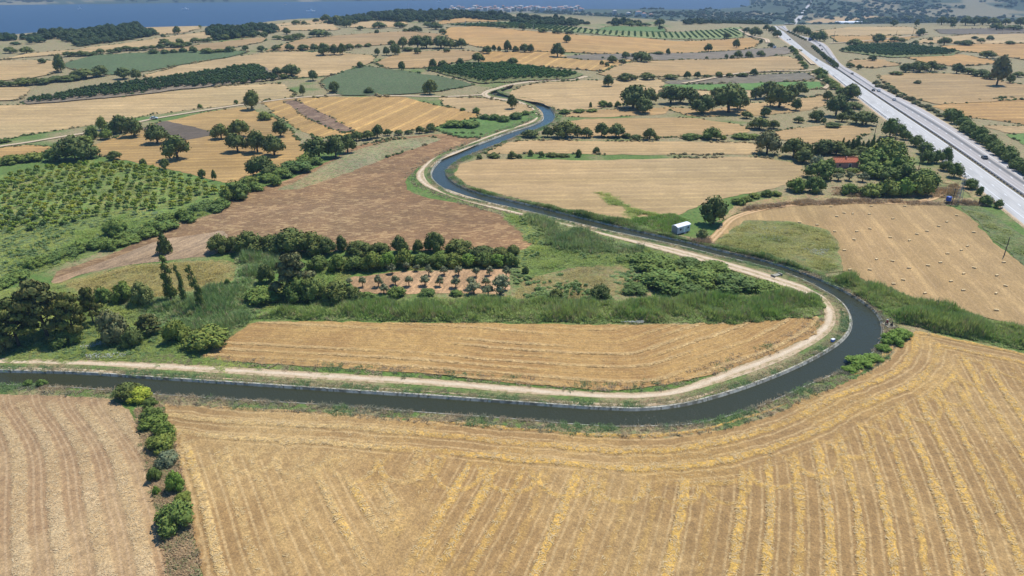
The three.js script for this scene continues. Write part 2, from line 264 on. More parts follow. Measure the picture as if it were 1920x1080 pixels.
// canal water, concrete lining, verges
{
  const wb = dataTex(512, 512, (u, v, c) => { c[0] = c[1] = c[2] = 255 * (0.5 * tn(u, v, 26, 40) + 0.3 * tn(u, v, 70) + 0.2 * tn(u, v, 150)); }, false);
  const w = strip(atI(-0.4, WATER), atO(-0.4, WATER), 1 / 12, 0, 0.8);
  tag(mesh('canal_water', w, new THREE.MeshPhysicalMaterial({ color: rgb(0.044, 0.047, 0.024), roughness: 0.18, specularIntensity: 0.5, bumpMap: wb, bumpScale: 0.06, ior: 1.33 })), 'dark murky water of the winding irrigation canal', 'water', null, 'structure');
  const cm = std({ map: T.concrete, roughness: 0.9 });
  const canal = new THREE.Group(); canal.name = 'canal_lining'; scene.add(canal); tag(canal, 'pale concrete lining along both edges of the irrigation canal', 'canal', null, 'structure');
  for (const [f, nm] of [[atI, 'lining_slab'], [atO, 'lining_slab']]) {
    const wdt = f === atI ? 1 : 0.55;
    const gs = [strip(f(1.1, -1.9), f(-0.2, 0.13), 1 / 40, 0, 0.5), strip(f(-0.25, 0.13), f(-0.25 - 0.42 * wdt, 0.14), 1 / 40, 0.5, 0.9), strip(f(-0.25 - 0.42 * wdt, 0.14), f(-0.27 - 0.42 * wdt, -0.2), 1 / 40, 0.9, 1)];
    mesh(nm, mergeGeometries(gs), cm, canal);
  }
  const vg = (f, a, b, y) => { const A = f(a, y), B = f(b, y); const C = A.map((p, i) => p.map((q, k) => (q + B[i][k]) / 2)); for (const L of [A, B, C]) for (const p of L) p[1] = h0(p[0], p[2]) + y + (L === C ? 0.12 : 0); const g = mergeGeometries([strip(A, C, 1 / 24, 0, 0.1), strip(C, B, 1 / 24, 0.1, 0.2)]); const P = g.attributes.position, col = []; for (let i = 0; i < P.count; i++) { const t = ss(0.35, 0.65, fbm(P.getX(i) / 7, P.getZ(i) / 7, 3)); col.push(mix(0.38, 0.17, t), mix(0.29, 0.23, t), mix(0.16, 0.06, t)); } g.setAttribute('color', new THREE.Float32BufferAttribute(col, 3)); return g; };
  const vm = std({ map: T.grass, vertexColors: true });
  tag(mesh('canal_verge', vg(atI, -0.66, -5.2, 0.035), vm), 'weedy verge between the canal lining and the dirt track', 'verge', null, 'structure');
  tag(mesh('canal_verge', vg(atO, -0.45, -5.2, 0.035), vm), 'weedy outer verge of the canal along the stubble and reeds', 'verge', null, 'structure');
}
// ------------------------------------------------------------------ dirt tracks
const TRACK = [[-260, 680], [-120, 681], [0, 683], [200, 688], [400, 698], [640, 713], [807, 723], [973, 737], [1140, 749], [1223, 748], [1280, 740], [1380, 704], [1480, 666], [1537, 635], [1563, 607], [1564, 585], [1548, 564], [1513, 545], [1463, 528], [1413, 512], [1347, 493], [1280, 475], [1140, 438], [973, 398], [890, 377], [840, 361], [806, 347], [791, 331], [797, 317], [817, 300], [853, 285], [907, 262], [960, 242], [1000, 229], [1011, 217], [1002, 203], [985, 195], [960, 189], [925, 184], [908, 178], [915, 171], [935, 165], [957, 159], [1007, 152], [1070, 149], [1100, 143]];
const trackLine = smoothLine(toWorld(TRACK), 2);
const dirtM = std({ map: T.dirt });
const tw = ribbon(trackLine, 5.2, 0.10, 1 / 40);
tag(mesh('dirt_track', tw, dirtM), 'pale dirt track following the inner bank of the canal', 'track', null, 'structure');
const track2 = smoothLine(toWorld([[-60, 285], [0, 275], [50, 268], [110, 258], [173, 248], [230, 236], [290, 223], [367, 210], [467, 195], [567, 183], [640, 178.5], [740, 180], [840, 181.5], [905, 178]]), 3);
tag(mesh('gravel_track', ribbon(track2, 3.6, 0.34, 1 / 40), std({ map: T.dirt, color: rgb(1.0, 1.0, 1.0) })), 'pale gravel track between the big stubble field and the oak field', 'track', null, 'structure');
const sideTracks = [
  [[[1345, 492], [1330, 450], [1318, 425], [1290, 420]], 0, ''],
  [[[1330, 455], [1350, 435], [1375, 410], [1430, 393], [1500, 384], [1600, 380], [1700, 381], [1745, 374], [1770, 362], [1800, 352], [1815, 352]], 3.0, 'dry farm track along the head of the baled field to the highway'],
  [[[1280, 158], [1400, 137], [1440, 135], [1500, 134], [1530, 132]], 4, 'pale farm track beside the green strip below the highway'],
  [[[1386, 56], [1400, 64], [1415, 70], [1435, 74], [1440, 81]], 7, 'pale concrete access road beside the vine rows'],
  [[[1490, 92], [1510, 108], [1525, 122]], 5, 'pale service lane beside the highway embankment'],
  [[[1545, 168], [1553, 160], [1540, 150], [1520, 140]], 4, 'narrow track curving round the green strip near the highway'],
  [[[1555, 82], [1590, 80], [1660, 74], [1740, 64]], 6, 'country lane leaving the highway between stubble fields']];
for (const [p, w, l] of sideTracks) if (w) tag(mesh('farm_track', ribbon(smoothLine(toWorld(p), 3), w, p[0][1] > 300 ? 0.24 : 0.95, 1 / 40), std({ map: T.dirt, color: l.startsWith('dry') ? rgb(0.95, 0.8, 0.6) : rgb(1, 0.98, 0.95) })), l, 'track', null, 'structure');

// ------------------------------------------------------------------ fields
// t: texture, a: direction of the rows, k: tint
const rowUV = (ang, size) => { const c = Math.cos(ang) / size, s = Math.sin(ang) / size; return (x, z) => [x * c + z * s, -x * s + z * c]; };
const tintOf = (k, amt = 0.16, sc = 45) => (x, z) => { const m = 1 + amt * 2 * (fbm(x / sc + 3, z / sc + 1, 4) - 0.5), n = 1 + amt * 0.8 * (fbm(x / sc / 2 + 30, z / sc / 2, 3) - 0.5); return [k[0] * m * n, k[1] * m, k[2] * m / n]; };
const K = { pale: [0.98, 0.95, 0.92], gold: [1, 0.96, 0.9] };
const FM = {}; for (const t of ['pale', 'gold', 'dry', 'plough', 'bare', 'grass']) FM[t] = std({ map: T[t], vertexColors: true });
const fieldPolys = [];
let layer = 0;
// long uneven bands left by the passes of the machines
const streak = (f, ang, k) => { const c = Math.cos(ang), s = Math.sin(ang), o = rr(0, 50); return (x, z) => { const t = f(x, z), u = x * c + z * s, v = -x * s + z * c, b = 1 + k * 2 * (fbm(u / 11 + o, v / 150 + o, 3) - 0.5); return [t[0] * b, t[1] * b, t[2] * b * (1 + (b - 1) * 0.4)]; }; };
function field(name, tex, ang, tint, px, label, opt = {}) {
  let mx = 0, my = 0; for (const p of px) { mx += p[0] / px.length; my += p[1] / px.length; }
  const gw = opt.grow ?? (my < 235 ? 1 : 0), P = roundPoly(toWorld(px.map(([x, y]) => [x + gw * 4 * clamp((x - mx) / 40, -1, 1), y + gw * 1.3 * clamp((y - my) / 4, -1, 1)]))); let dm = 1e9; for (const p of P) dm = Math.min(dm, -p[1]);
  const s = clamp(dm * 0.012, 2.5, 14), lift = 0.05 + (dm > 450 ? 0.010 : 0.005) * layer++ + (dm > 450 ? 0.1 : 0);
  const g = drape(P, s, lift, rowUV(ang, opt.size || (my < 235 && tex !== 'grass' ? 75 : 40)), streak(tintOf(tint, opt.amt, opt.sc), ang, tex === 'grass' ? 0.06 : 0.17));
  fieldPolys.push(P);
  return tag(mesh(name, g, FM[tex]), label, opt.cat || 'field', null, 'structure');
}
const gr = (r, g, b) => [r, g, b];
field('ploughed_field', 'plough', 1.35, [1.0, 0.91, 0.70], [[845, 250], [905, 250], [885, 268], [835, 287], [785, 313], [755, 340], [765, 360], [800, 371], [860, 381], [930, 400], [985, 430], [1001, 455], [985, 468], [900, 466], [800, 470], [640, 470], [420, 475], [330, 472], [200, 490], [150, 511], [95, 530], [110, 508], [200, 480], [290, 440], [370, 402], [480, 355], [560, 330], [620, 300], [660, 275], [740, 258]], 'reddish brown ploughed field inside the sharp canal bend', { amt: 0.22, sc: 40 });
field('weedy_strip', 'grass', 0, [0.37, 0.30, 0.155], [[655, 284], [740, 262], [810, 256], [830, 262], [740, 290], [650, 325], [560, 355], [520, 356], [590, 322]], 'pale greenish weedy strip across the ploughed field', { amt: 0.3, sc: 12 });
field('bare_slope', 'bare', 0.4, [0.52, 0.36, 0.20], [[300, 450], [420, 432], [430, 455], [400, 480], [250, 495], [150, 515], [100, 535], [95, 525], [210, 485]], 'dry reddish bank below the orchard hedge', { amt: 0.3, sc: 14 });
field('dry_slope', 'grass', 0, [0.324, 0.284, 0.098], [[110, 530], [240, 498], [330, 492], [420, 488], [470, 500], [440, 530], [400, 560], [300, 565], [200, 560], [130, 560]], 'dry olive-brown grass slope behind the dark pines', { amt: 0.3, sc: 14 });
field('olive_grove_soil', 'bare', 0.2, [0.66, 0.43, 0.225], [[655, 520], [740, 510], [850, 505], [955, 505], [955, 540], [935, 552], [850, 550], [740, 553], [660, 545]], 'reddish bare soil under the olive trees', { amt: 0.25, sc: 12 });
field('dry_meadow', 'grass', 0, [0.338, 0.270, 0.115], [[1000, 520], [1080, 500], [1160, 500], [1225, 515], [1210, 535], [1130, 560], [1050, 550], [1000, 555], [975, 540]], 'brown dry meadow patch between the olives and the brambles', { amt: 0.35, sc: 12 });
field('orchard_grass', 'grass', 0, [0.209, 0.284, 0.063], [[-60, 340], [60, 318], [150, 300], [260, 305], [340, 325], [425, 352], [410, 372], [330, 405], [250, 430], [150, 450], [60, 470], [-60, 480]], 'mown green grass under the young orchard', { amt: 0.4, sc: 16, cat: 'grass' });
field('stubble_field', 'gold', 1.45, [0.97, 0.93, 0.86], [[165, 275], [225, 255], [290, 232], [380, 212], [455, 200], [500, 215], [530, 228], [555, 255], [572, 285], [560, 302], [500, 318], [430, 345], [330, 320], [220, 298], [175, 290]], 'golden stubble field with scattered round oaks', { amt: 0.2 });
field('ploughed_patch', 'bare', 1.0, [0.21, 0.155, 0.095], [[262, 242], [310, 227], [350, 235], [405, 249], [380, 258], [345, 264], [300, 255]], 'small dark brown tilled patch behind the oaks');
field('stubble_field', 'pale', 1.5, [1.0, 0.95, 0.86], [[-60, 200], [60, 197], [130, 191], [270, 177], [430, 162], [528, 157], [553, 182], [480, 191], [380, 203], [280, 214], [150, 238], [60, 252], [-60, 272]], 'long pale stubble field below the dense dark orchard');
field('stubble_field', 'gold', 0.25, [1.0, 0.95, 0.84], [[492, 193], [560, 185], [640, 183], [750, 183], [820, 200], [900, 213], [885, 226], [800, 240], [740, 246], [660, 252], [600, 258], [560, 240], [520, 215]], 'curving golden stubble field left of the canal bend'.replace('left of', 'beside'));
field('ploughed_strip', 'plough', 0.6, [0.78, 0.76, 0.78], [[535, 190], [558, 189], [600, 212], [662, 244], [638, 249], [580, 222]], 'dark ploughed stripe across the golden stubble field');
field('stubble_field', 'pale', 1.2, [0.95, 0.9, 0.85], [[825, 184], [905, 185], [985, 197], [999, 207], [990, 213], [950, 221], [900, 213], [840, 200]], 'small dry field around a lone dark oak by the canal');
field('canal_meadow', 'grass', 0, [0.155, 0.248, 0.057], [[810, 240], [880, 225], [960, 218], [1000, 207], [1003, 222], [960, 237], [910, 256], [870, 258]], 'green weedy bank beside the far canal bend', { amt: 0.3, sc: 15, cat: 'grass' });
field('stubble_field', 'pale', 1.52, [1.02, 0.94, 0.86], [[895, 300], [960, 298], [1090, 301], [1240, 298], [1420, 294], [1500, 308], [1512, 325], [1500, 340], [1440, 356], [1360, 372], [1300, 390], [1265, 408], [1180, 416], [1090, 398], [975, 375], [880, 350], [851, 328], [862, 309]], 'wide pale stubble field in front of the red-roofed house');
field('stubble_field', 'pale', 1.55, [1.05, 0.97, 0.88], [[905, 289], [945, 266], [1000, 263], [1250, 266], [1420, 268], [1425, 290], [1200, 291], [1050, 288], [960, 288]], 'narrow pale stubble strip behind the thin grassy bank');
field('stubble_field', 'dry', 1.5, [1.08, 1.02, 0.93], [[1055, 250], [1065, 228], [1110, 222], [1300, 221], [1400, 236], [1408, 248], [1330, 258], [1200, 259], [1090, 256]], 'dusty tan field behind the row of canal-side oaks');
field('stubble_field', 'pale', 1.35, [1.03, 0.98, 0.92], [[968, 168], [1010, 157], [1130, 152], [1235, 150], [1247, 165], [1225, 183], [1110, 204], [1050, 207], [1020, 193], [960, 182]], 'pale stubble field beyond the far canal bend');
field('stubble_field', 'dry', 1.4, [1.1, 1.03, 0.95], [[1450, 246], [1530, 237], [1640, 234], [1630, 250], [1590, 268], [1530, 272], [1480, 266], [1455, 256]], 'tan field behind the house garden');
field('stubble_field', 'dry', 1.4, [1.12, 1.05, 0.96], [[1075, 210], [1150, 206], [1260, 203], [1240, 214], [1120, 219], [1060, 218]], 'thin dry field strip below the twin oaks');
field('stubble_field', 'dry', 1.4, [1.12, 1.05, 0.96], [[1240, 200], [1330, 205], [1400, 196], [1480, 190], [1556, 176], [1560, 196], [1500, 208], [1420, 216], [1300, 218]], 'dry clearing between the big dark oaks near the highway');
field('green_field', 'grass', 0, [0.162, 0.284, 0.063], [[1245, 160], [1380, 157], [1535, 155], [1545, 167], [1400, 168], [1290, 169], [1250, 168]], 'bright green strip field below the highway', { amt: 0.12 });
field('ploughed_field', 'bare', 1.5, [0.29, 0.245, 0.155], [[1248, 152], [1400, 143], [1512, 138], [1530, 150], [1400, 156], [1260, 158]], 'grey-brown tilled strip above the bright green field');
field('stubble_field', 'pale', 1.4, [1.05, 0.98, 0.92], [[1235, 172], [1300, 172], [1420, 172], [1400, 184], [1330, 180], [1250, 184]], 'pale strip in front of the bright green field');
field('baled_field', 'dry', 0.22, [1.02, 0.96, 0.88], [[1332, 446], [1352, 420], [1420, 395], [1500, 385], [1600, 381], [1700, 381], [1785, 388], [1820, 408], [1860, 452], [1920, 502], [1990, 560], [1990, 640], [1920, 614], [1800, 585], [1700, 556], [1610, 522], [1560, 500], [1400, 450]], 'mown field dotted with small straw bales', { amt: 0.14 });
field('meadow', 'grass', 0, [0.27, 0.26, 0.10], [[1338, 456], [1372, 432], [1398, 413], [1480, 416], [1553, 432], [1573, 462], [1580, 510], [1545, 512], [1480, 492], [1400, 474]], 'uncut weedy meadow with pale flowers in the baled field', { amt: 0.35, sc: 10 });
field('roadside_grass', 'grass', 0, [0.19, 0.215, 0.085], [[1800, 388], [1835, 385], [1880, 415], [1920, 446], [1990, 480], [1990, 555], [1920, 500], [1865, 450], [1825, 408]], 'green grass embankment below the highway', { amt: 0.3, sc: 12 });
field('dry_verge', 'grass', 0, [0.44, 0.32, 0.16], [[1340, 420], [1380, 385], [1450, 372], [1520, 365], [1620, 372], [1740, 374], [1800, 372], [1825, 372], [1800, 350], [1730, 335], [1700, 320], [1760, 330], [1835, 362], [1850, 385], [1790, 384], [1600, 379], [1480, 384], [1390, 398]], 'rusty dry reeds and grass behind the baled field', { amt: 0.3, sc: 10 });
// right of the highway
field('stubble_field', 'gold', 1.5, [0.93, 0.86, 0.8], [[1748, 200], [1830, 190], [1990, 178], [1990, 232], [1920, 233], [1860, 224], [1800, 216]], 'golden field with long stripes beyond the highway hedge');
field('stubble_field', 'dry', 1.4, [1.0, 0.94, 0.86], [[1645, 145], [1700, 138], [1800, 140], [1900, 158], [1990, 170], [1990, 180], [1860, 190], [1760, 195], [1700, 180]], 'reddish dry field with a lone shrub beyond the highway');
field('green_field', 'grass', 0, [0.176, 0.270, 0.063], [[1885, 252], [1920, 250], [1990, 255], [1990, 300], [1920, 272]], 'green strip behind the highway pines');
field('stubble_field', 'pale', 1.4, [0.95, 0.9, 0.85], [[1840, 236], [1990, 236], [1990, 252], [1890, 250]], 'pale strip behind the highway pines');
// upper right
field('stubble_field', 'pale', 1.5, [1, 0.94, 0.84], [[1550, 57], [1600, 52], [1700, 52], [1738, 62], [1640, 66], [1560, 68], [1520, 62]], 'tan field behind the roadside pines in the distance');
field('stubble_field', 'gold', 1.5, [1, 0.95, 0.85], [[1560, 69], [1640, 68], [1720, 70], [1690, 77], [1600, 80], [1570, 78]], 'narrow golden strip beside the country lane');
field('stubble_field', 'pale', 1.45, [1, 0.95, 0.88], [[1740, 72], [1830, 66], [1920, 63], [1990, 63], [1990, 78], [1880, 82], [1760, 80], [1715, 80]], 'distant pale field dotted with shrubs');
field('stubble_field', 'gold', 1.5, [1.02, 0.95, 0.86], [[1765, 88], [1850, 84], [1990, 84], [1990, 118], [1920, 112], [1850, 100], [1790, 96]], 'large distant golden field at the edge of the valley');
field('stubble_field', 'gold', 1.5, [1, 0.92, 0.82], [[1700, 108], [1800, 103], [1850, 112], [1880, 118], [1790, 124], [1730, 116]], 'golden field behind the dark shrub clump');
field('stubble_field', 'pale', 1.5, [0.98, 0.92, 0.86], [[1510, 40], [1560, 33], [1640, 31], [1680, 34], [1640, 39], [1530, 43]], 'far pale field beside the white greenhouse');
field('stubble_field', 'dry', 1.5, [1, 0.94, 0.86], [[1595, 114], [1650, 113], [1690, 122], [1640, 127], [1600, 124]], 'small dry clearing beside the highway junction');
field('ploughed_field', 'bare', 1.5, [0.24, 0.19, 0.12], [[1755, 56], [1850, 55], [1990, 54], [1990, 61], [1850, 64], [1770, 63]], 'distant dark tilled field');
// upper middle
field('stubble_field', 'gold', 1.5, [1.04, 0.96, 0.84], [[830, 62], [850, 53], [900, 51], [1000, 60], [1090, 68], [1200, 73], [1265, 78], [1405, 72], [1425, 80], [1400, 91], [1260, 100], [1130, 100], [1040, 97], [930, 91], [870, 82]], 'broad golden field with one lone oak below the vine rows');
field('stubble_field', 'gold', 0.3, [1.05, 0.99, 0.88], [[905, 99], [960, 98], [1035, 100], [1060, 108], [1110, 110], [1185, 113], [1125, 133], [1020, 125], [960, 118], [905, 117]], 'pale golden field with curved straw rows behind the bright orchard');
field('ploughed_field', 'bare', 1.5, [0.31, 0.255, 0.17], [[1045, 107], [1120, 102], [1260, 101], [1420, 93], [1470, 90], [1500, 98], [1430, 107], [1280, 112], [1100, 112]], 'long grey tilled strip in the middle distance');
field('stubble_field', 'dry', 1.5, [1.08, 1.02, 0.93], [[1120, 137], [1190, 118], [1280, 114], [1470, 107], [1500, 118], [1510, 130], [1400, 137], [1260, 143], [1150, 145]], 'wide tan field between the tilled strip and the green strip');
field('stubble_field', 'dry', 1.5, [0.95, 0.89, 0.82], [[500, 95], [570, 75], [650, 67], [760, 60], [825, 66], [850, 83], [740, 82], [640, 89], [560, 94]], 'brownish dry field on the low ridge');
field('stubble_field', 'pale', 1.45, [1.02, 0.96, 0.88], [[275, 141], [340, 125], [420, 113], [500, 100], [560, 99], [640, 101], [700, 106], [690, 122], [620, 141], [545, 147], [490, 128], [430, 131], [350, 140], [290, 147]], 'long pale stubble slope above the dense orchard');
field('stubble_field', 'dry', 1.2, [1.02, 0.96, 0.88], [[705, 118], [760, 100], [850, 96], [900, 100], [880, 112], [800, 127], [730, 128]], 'dry striped field above the dark green crop');
field('green_field', 'grass', 0, [0.135, 0.178, 0.070], [[126, 118], [180, 106], [240, 102], [310, 99], [470, 97], [430, 108], [330, 122], [270, 134], [210, 140], [170, 133], [130, 128]], 'smooth dark green crop field on the slope', { amt: 0.1 });
field('green_field', 'grass', 0, [0.135, 0.170, 0.070], [[610, 150], [680, 125], [760, 136], [830, 147], [885, 159], [840, 167], [800, 173], [720, 178], [640, 178], [608, 162]], 'smooth dark green crop field beside a round oak', { amt: 0.1 });
field('stubble_field', 'pale', 1.5, [1.02, 0.97, 0.88], [[-60, 118], [60, 114], [104, 116], [105, 135], [60, 146], [-60, 155]], 'pale hilltop field beside the dark green crop');
field('stubble_field', 'pale', 1.4, [1.05, 0.98, 0.88], [[0, 112], [60, 99], [140, 93], [240, 82], [330, 68], [392, 60], [398, 72], [330, 84], [180, 98], [60, 106]], 'long pale stubble band under the coastal scrub');
field('stubble_field', 'pale', 1.4, [1.03, 0.96, 0.86], [[265, 59], [300, 52], [350, 50], [378, 54], [340, 61], [300, 65]], 'pale field on the brow above the sea');
field('stubble_field', 'dry', 1.4, [0.95, 0.89, 0.82], [[290, 93], [380, 85], [490, 72], [500, 78], [420, 92], [330, 97]], 'brown strip field between two hedges on the ridge');
field('stubble_field', 'pale', 1.5, [1.04, 0.97, 0.88], [[505, 48], [560, 42], [620, 36], [640, 38], [600, 46], [520, 50], [620, 44], [630, 56], [540, 56], [505, 62], [495, 56]], 'pale terraces beside the coastal wood');
field('stubble_field', 'pale', 1.5, [1.04, 0.97, 0.86], [[665, 40], [720, 42], [760, 43], [755, 49], [690, 52], [660, 50]], 'far pale field in front of the wooded ridge');
field('stubble_field', 'gold', 1.5, [1.05, 0.98, 0.86], [[815, 44], [850, 35], [920, 36], [935, 41], [880, 41], [835, 45]], 'small golden field behind the vine rows');
field('stubble_field', 'pale', 1.5, [1, 0.95, 0.86], [[-60, 165], [0, 167], [50, 165], [58, 172], [30, 188], [-60, 190]], 'pale corner field beside the dense orchard');
field('stubble_field', 'gold', 1.5, [0.98, 0.9, 0.8], [[-60, 282], [0, 278], [60, 272], [105, 276], [70, 292], [-60, 302]], 'dry corner field beside the gravel track');
field('green_field', 'grass', 0, [0.162, 0.241, 0.063], [[1115, 57], [1150, 51], [1240, 52], [1245, 59], [1160, 60]], 'small green field behind the vine rows', { amt: 0.1 });
field('vineyard_soil', 'grass', 0, [0.297, 0.327, 0.127], [[835, 48], [960, 42], [1060, 51], [1120, 57], [1250, 61], [1385, 52], [1390, 70], [1270, 73], [1190, 70], [1060, 60], [940, 52]], 'grassy soil between the vine rows');
field('orchard_soil', 'bare', 0.3, [0.34, 0.27, 0.17], [[42, 190], [180, 164], [300, 148], [430, 128], [480, 122], [530, 150], [430, 160], [330, 168], [270, 177], [130, 190], [60, 195]], 'tan soil under the dense dark orchard rows');
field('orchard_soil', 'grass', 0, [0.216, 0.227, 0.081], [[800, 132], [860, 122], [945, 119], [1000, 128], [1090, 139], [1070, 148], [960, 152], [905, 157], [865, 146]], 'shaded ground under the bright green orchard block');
field('orchard_soil', 'grass', 0, [0.216, 0.227, 0.081], [[1575, 96], [1600, 85], [1690, 82], [1800, 97], [1780, 104], [1670, 108]], 'ground under the dark orchard block beyond the highway');
// ------------------------------------------------------------------ the stubble fields in front: their own straw pattern, laid out along the rows
const outerW = OUT.filter((_, i) => i % 2 === 0), innerTrack = trackLine.filter((_, i) => i % 2 === 0);
function distGrid(L, x0, z0, x1, z1, st) { const nx = Math.ceil((x1 - x0) / st) + 2, nz = Math.ceil((z1 - z0) / st) + 2, g = new Float32Array(nx * nz); for (let j = 0; j < nz; j++) for (let i = 0; i < nx; i++) g[j * nx + i] = distLine(L, x0 + i * st, z0 + j * st); return (x, z) => { const fx = clamp((x - x0) / st, 0, nx - 1.01), fz = clamp((z - z0) / st, 0, nz - 1.01), i = fx | 0, j = fz | 0, a = fx - i, b = fz - j, k = j * nx + i; return mix(mix(g[k], g[k + 1], a), mix(g[k + nx], g[k + nx + 1], a), b); }; }
const bounds = (P) => { let a = 1e9, b = 1e9, c = -1e9, d = -1e9; for (const [x, z] of P) { a = Math.min(a, x); c = Math.max(c, x); b = Math.min(b, z); d = Math.max(d, z); } return [a, b, c, d]; };
// straw cover at a point: s swath (0..1), t wheel track (0..1), w weed patch
function rowsAt(f) { return { s: ss(0.19, 0.10, Math.abs(f - 0.5)), t: Math.max(ss(0.07, 0.02, Math.abs(f - 0.2)), ss(0.07, 0.02, Math.abs(f - 0.81))) * 0.8 }; }
function strawField(name, px, label, W, H, pattern, cols, cell, lift) {
  const P = roundPoly(toWorld(px)), B = bounds(P), wx = B[2] - B[0], wz = B[3] - B[1];
  const hgt = new Uint8Array(W * H * 4); let n = 0;
  const o = { s: 0, t: 0, m: 0 };
  const map = dataTex(W, H, (u, v, c) => {
    const x = B[0] + u * wx, z = B[1] + v * wz; pattern(x, z, o);
    const fa = vn(x * 9, z * 9), fb = vn(x * 3.1 + 7, z * 3.1), fc = vn(x * 0.9, z * 0.9 + 3), fd = fbm(x / 16, z / 16, 3);
    const sw = clamp(o.s * (0.86 + 0.42 * (fa - 0.5) + 0.42 * (fb - 0.5)));
    lerp3(c, cols[0], cols[3], clamp(ss(0.42, 0.62, fd) * 0.8 + 0.5 * (fc - 0.5)));
    const tr = o.t * (0.62 + 0.4 * fb); c[0] = mix(c[0], cols[2][0], tr); c[1] = mix(c[1], cols[2][1], tr); c[2] = mix(c[2], cols[2][2], tr);
    const y = cols[1], yy = ss(0.3, 0.7, o.m), y2 = cols[4]; for (let k = 0; k < 3; k++) c[k] = mix(c[k], mix(y[k], y2[k], yy), sw);
    mul3(c, 0.80 + 0.27 * fa + 0.13 * (fb - 0.5) + 0.08 * (fc - 0.5) + 0.02);
    const h = clamp(sw * 0.55 + 0.3 * fa + 0.12 * fb) * 255; hgt[n] = hgt[n + 1] = hgt[n + 2] = h; hgt[n + 3] = 255; n += 4;
  }, true, false);
  const bump = new THREE.DataTexture(hgt, W, H, THREE.RGBAFormat); bump.magFilter = THREE.LinearFilter; bump.wrapS = bump.wrapT = THREE.ClampToEdgeWrapping; bump.needsUpdate = true;
  const g = drape(P, cell, lift, (x, z) => [(x - B[0]) / wx, (z - B[1]) / wz], tintOf([1, 1, 1], 0.08, 30), (x, z) => { pattern(x, z, o); return 0.16 * clamp(o.s) * (0.5 + vn(x * 1.3, z * 1.3)) + 0.05 * vn(x * 2.1, z * 2.1); });
  tag(mesh(name, g, std({ map, vertexColors: true, bumpMap: bump, bumpScale: 0.16 })), label, 'field', null, 'structure');
  return { P, B, pattern };
}
const GOLD = [[164, 129, 80], [218, 173, 86], [202, 169, 116], [180, 145, 92], [214, 178, 114]];
const SAND = [[166, 132, 92], [202, 170, 118], [192, 160, 118], [182, 150, 106], [208, 178, 130]];
const dOut = distGrid(outerW, -110, -190, 190, -30, 1.5);
const reedEdge = toWorld([[1695, 622], [1730, 620], [1800, 636], [1920, 662], [2050, 690]]), hedgeEdge = toWorld([[300, 752], [320, 830], [345, 930], [380, 1080], [410, 1180]]);
const dReed = distGrid(reedEdge, -110, -190, 190, -30, 2), dHedge = distGrid(hedgeEdge, -110, -190, 190, -30, 2);
function patternRight(x, z, o) {
  const d = -z, wob = 1.1 * (fbm(x / 22, z / 30, 2) - 0.5), so = Math.min(dOut(x, z), dReed(x, z) + 6), n1 = fbm(x / 9 + 3, z / 9, 2);
  // rows across the middle of the field
  const u = x - 0.27 * d + 2.6 * Math.sin(d / 26 + x / 55) - 0.0016 * (x - 30) * (d - 85) + wob * 1.2, r = u / 4.7, f = r - Math.floor(r), id = vn(Math.floor(r) * 3.7 + 0.5, 4.5);
  const A = rowsAt(clamp(f + 0.05 * (vn(x * 0.8, z * 0.8) - 0.5))); A.s = ss(0.12 + 0.12 * vn(x / 7, z / 7) * (0.5 + id), 0.05 + 0.1 * id, Math.abs(f - 0.5 + 0.12 * (vn(x * 0.7, z * 0.5) - 0.5)));
  // headland passes along the canal and the hedge
  const q = (so + wob * 2.2) / 4.9, g = q - Math.floor(q), B = rowsAt(clamp(g + 0.14 * (vn(x * 0.4 + 9, z * 0.4) - 0.5))), idB = vn(Math.floor(q) * 5.1 + 0.5, x / 14);
  const head = ss(18 + 7 * (n1 - 0.5), 13 + 7 * (n1 - 0.5), so), turn = ss(26, 19, so) * (1 - head);
  const q2 = (dHedge(x, z) + wob) / 4.6, g2 = q2 - Math.floor(q2), C = rowsAt(g2), n2 = 26 * (fbm(x / 13 + 20, z / 13, 3) - 0.5), side = ss(42 + n2, 14 + n2, dHedge(x, z)) * (1 - head), seam = clamp(4 * side * (1 - side));
  const lp = Math.hypot(((x + 400) % 9.4) - 4.7, so - 16 - 3 * n1), loop = ss(0.7, 0.25, Math.abs(lp - 4.3)) * turn;
  let s = A.s * (0.25 + 0.85 * ss(0.2, 0.6, id)), t = A.t * (0.6 + 0.6 * id);
  s = mix(s, B.s * (0.4 + 0.8 * idB) + 0.22 * ss(0.45, 0.65, n1), head); t = mix(t, B.t, head);
  s = mix(s, C.s * (0.35 + 0.8 * ss(0.3, 0.6, vn(Math.floor(q2) * 2.3 + 0.5, 7.5))), side); t = mix(t, C.t, side); s = mix(s, 0.5 * ss(0.46, 0.66, fbm(x / 4 + 60, z / 4, 3)), seam * 0.9); t *= 1 - 0.7 * seam; s = Math.max(s, loop * 0.7); const gap = ss(0.2, 0.42, fbm(x / 5 + 30, z / 5, 2)); o.s = s * (0.6 + 0.4 * gap) * (0.9 + 0.3 * n1); o.t = t; o.m = 0.75 - 0.65 * ss(-40, 5, x) + 0.7 * (id - 0.5) * (1 - head);
}
const nearRight = strawField('stubble_field', [[308, 756], [400, 763], [560, 771], [740, 783], [900, 797], [1080, 812], [1200, 817], [1310, 808], [1420, 778], [1520, 738], [1590, 706], [1645, 676], [1690, 636], [1720, 621], [1800, 638], [1920, 664], [2060, 694], [2250, 1250], [420, 1250], [385, 1100], [352, 960], [330, 850], [310, 780]],
  'big golden stubble field with straw swaths in the foreground', 2048, 1024, patternRight, GOLD, 0.55, 0.07);
const dOutL = dOut;
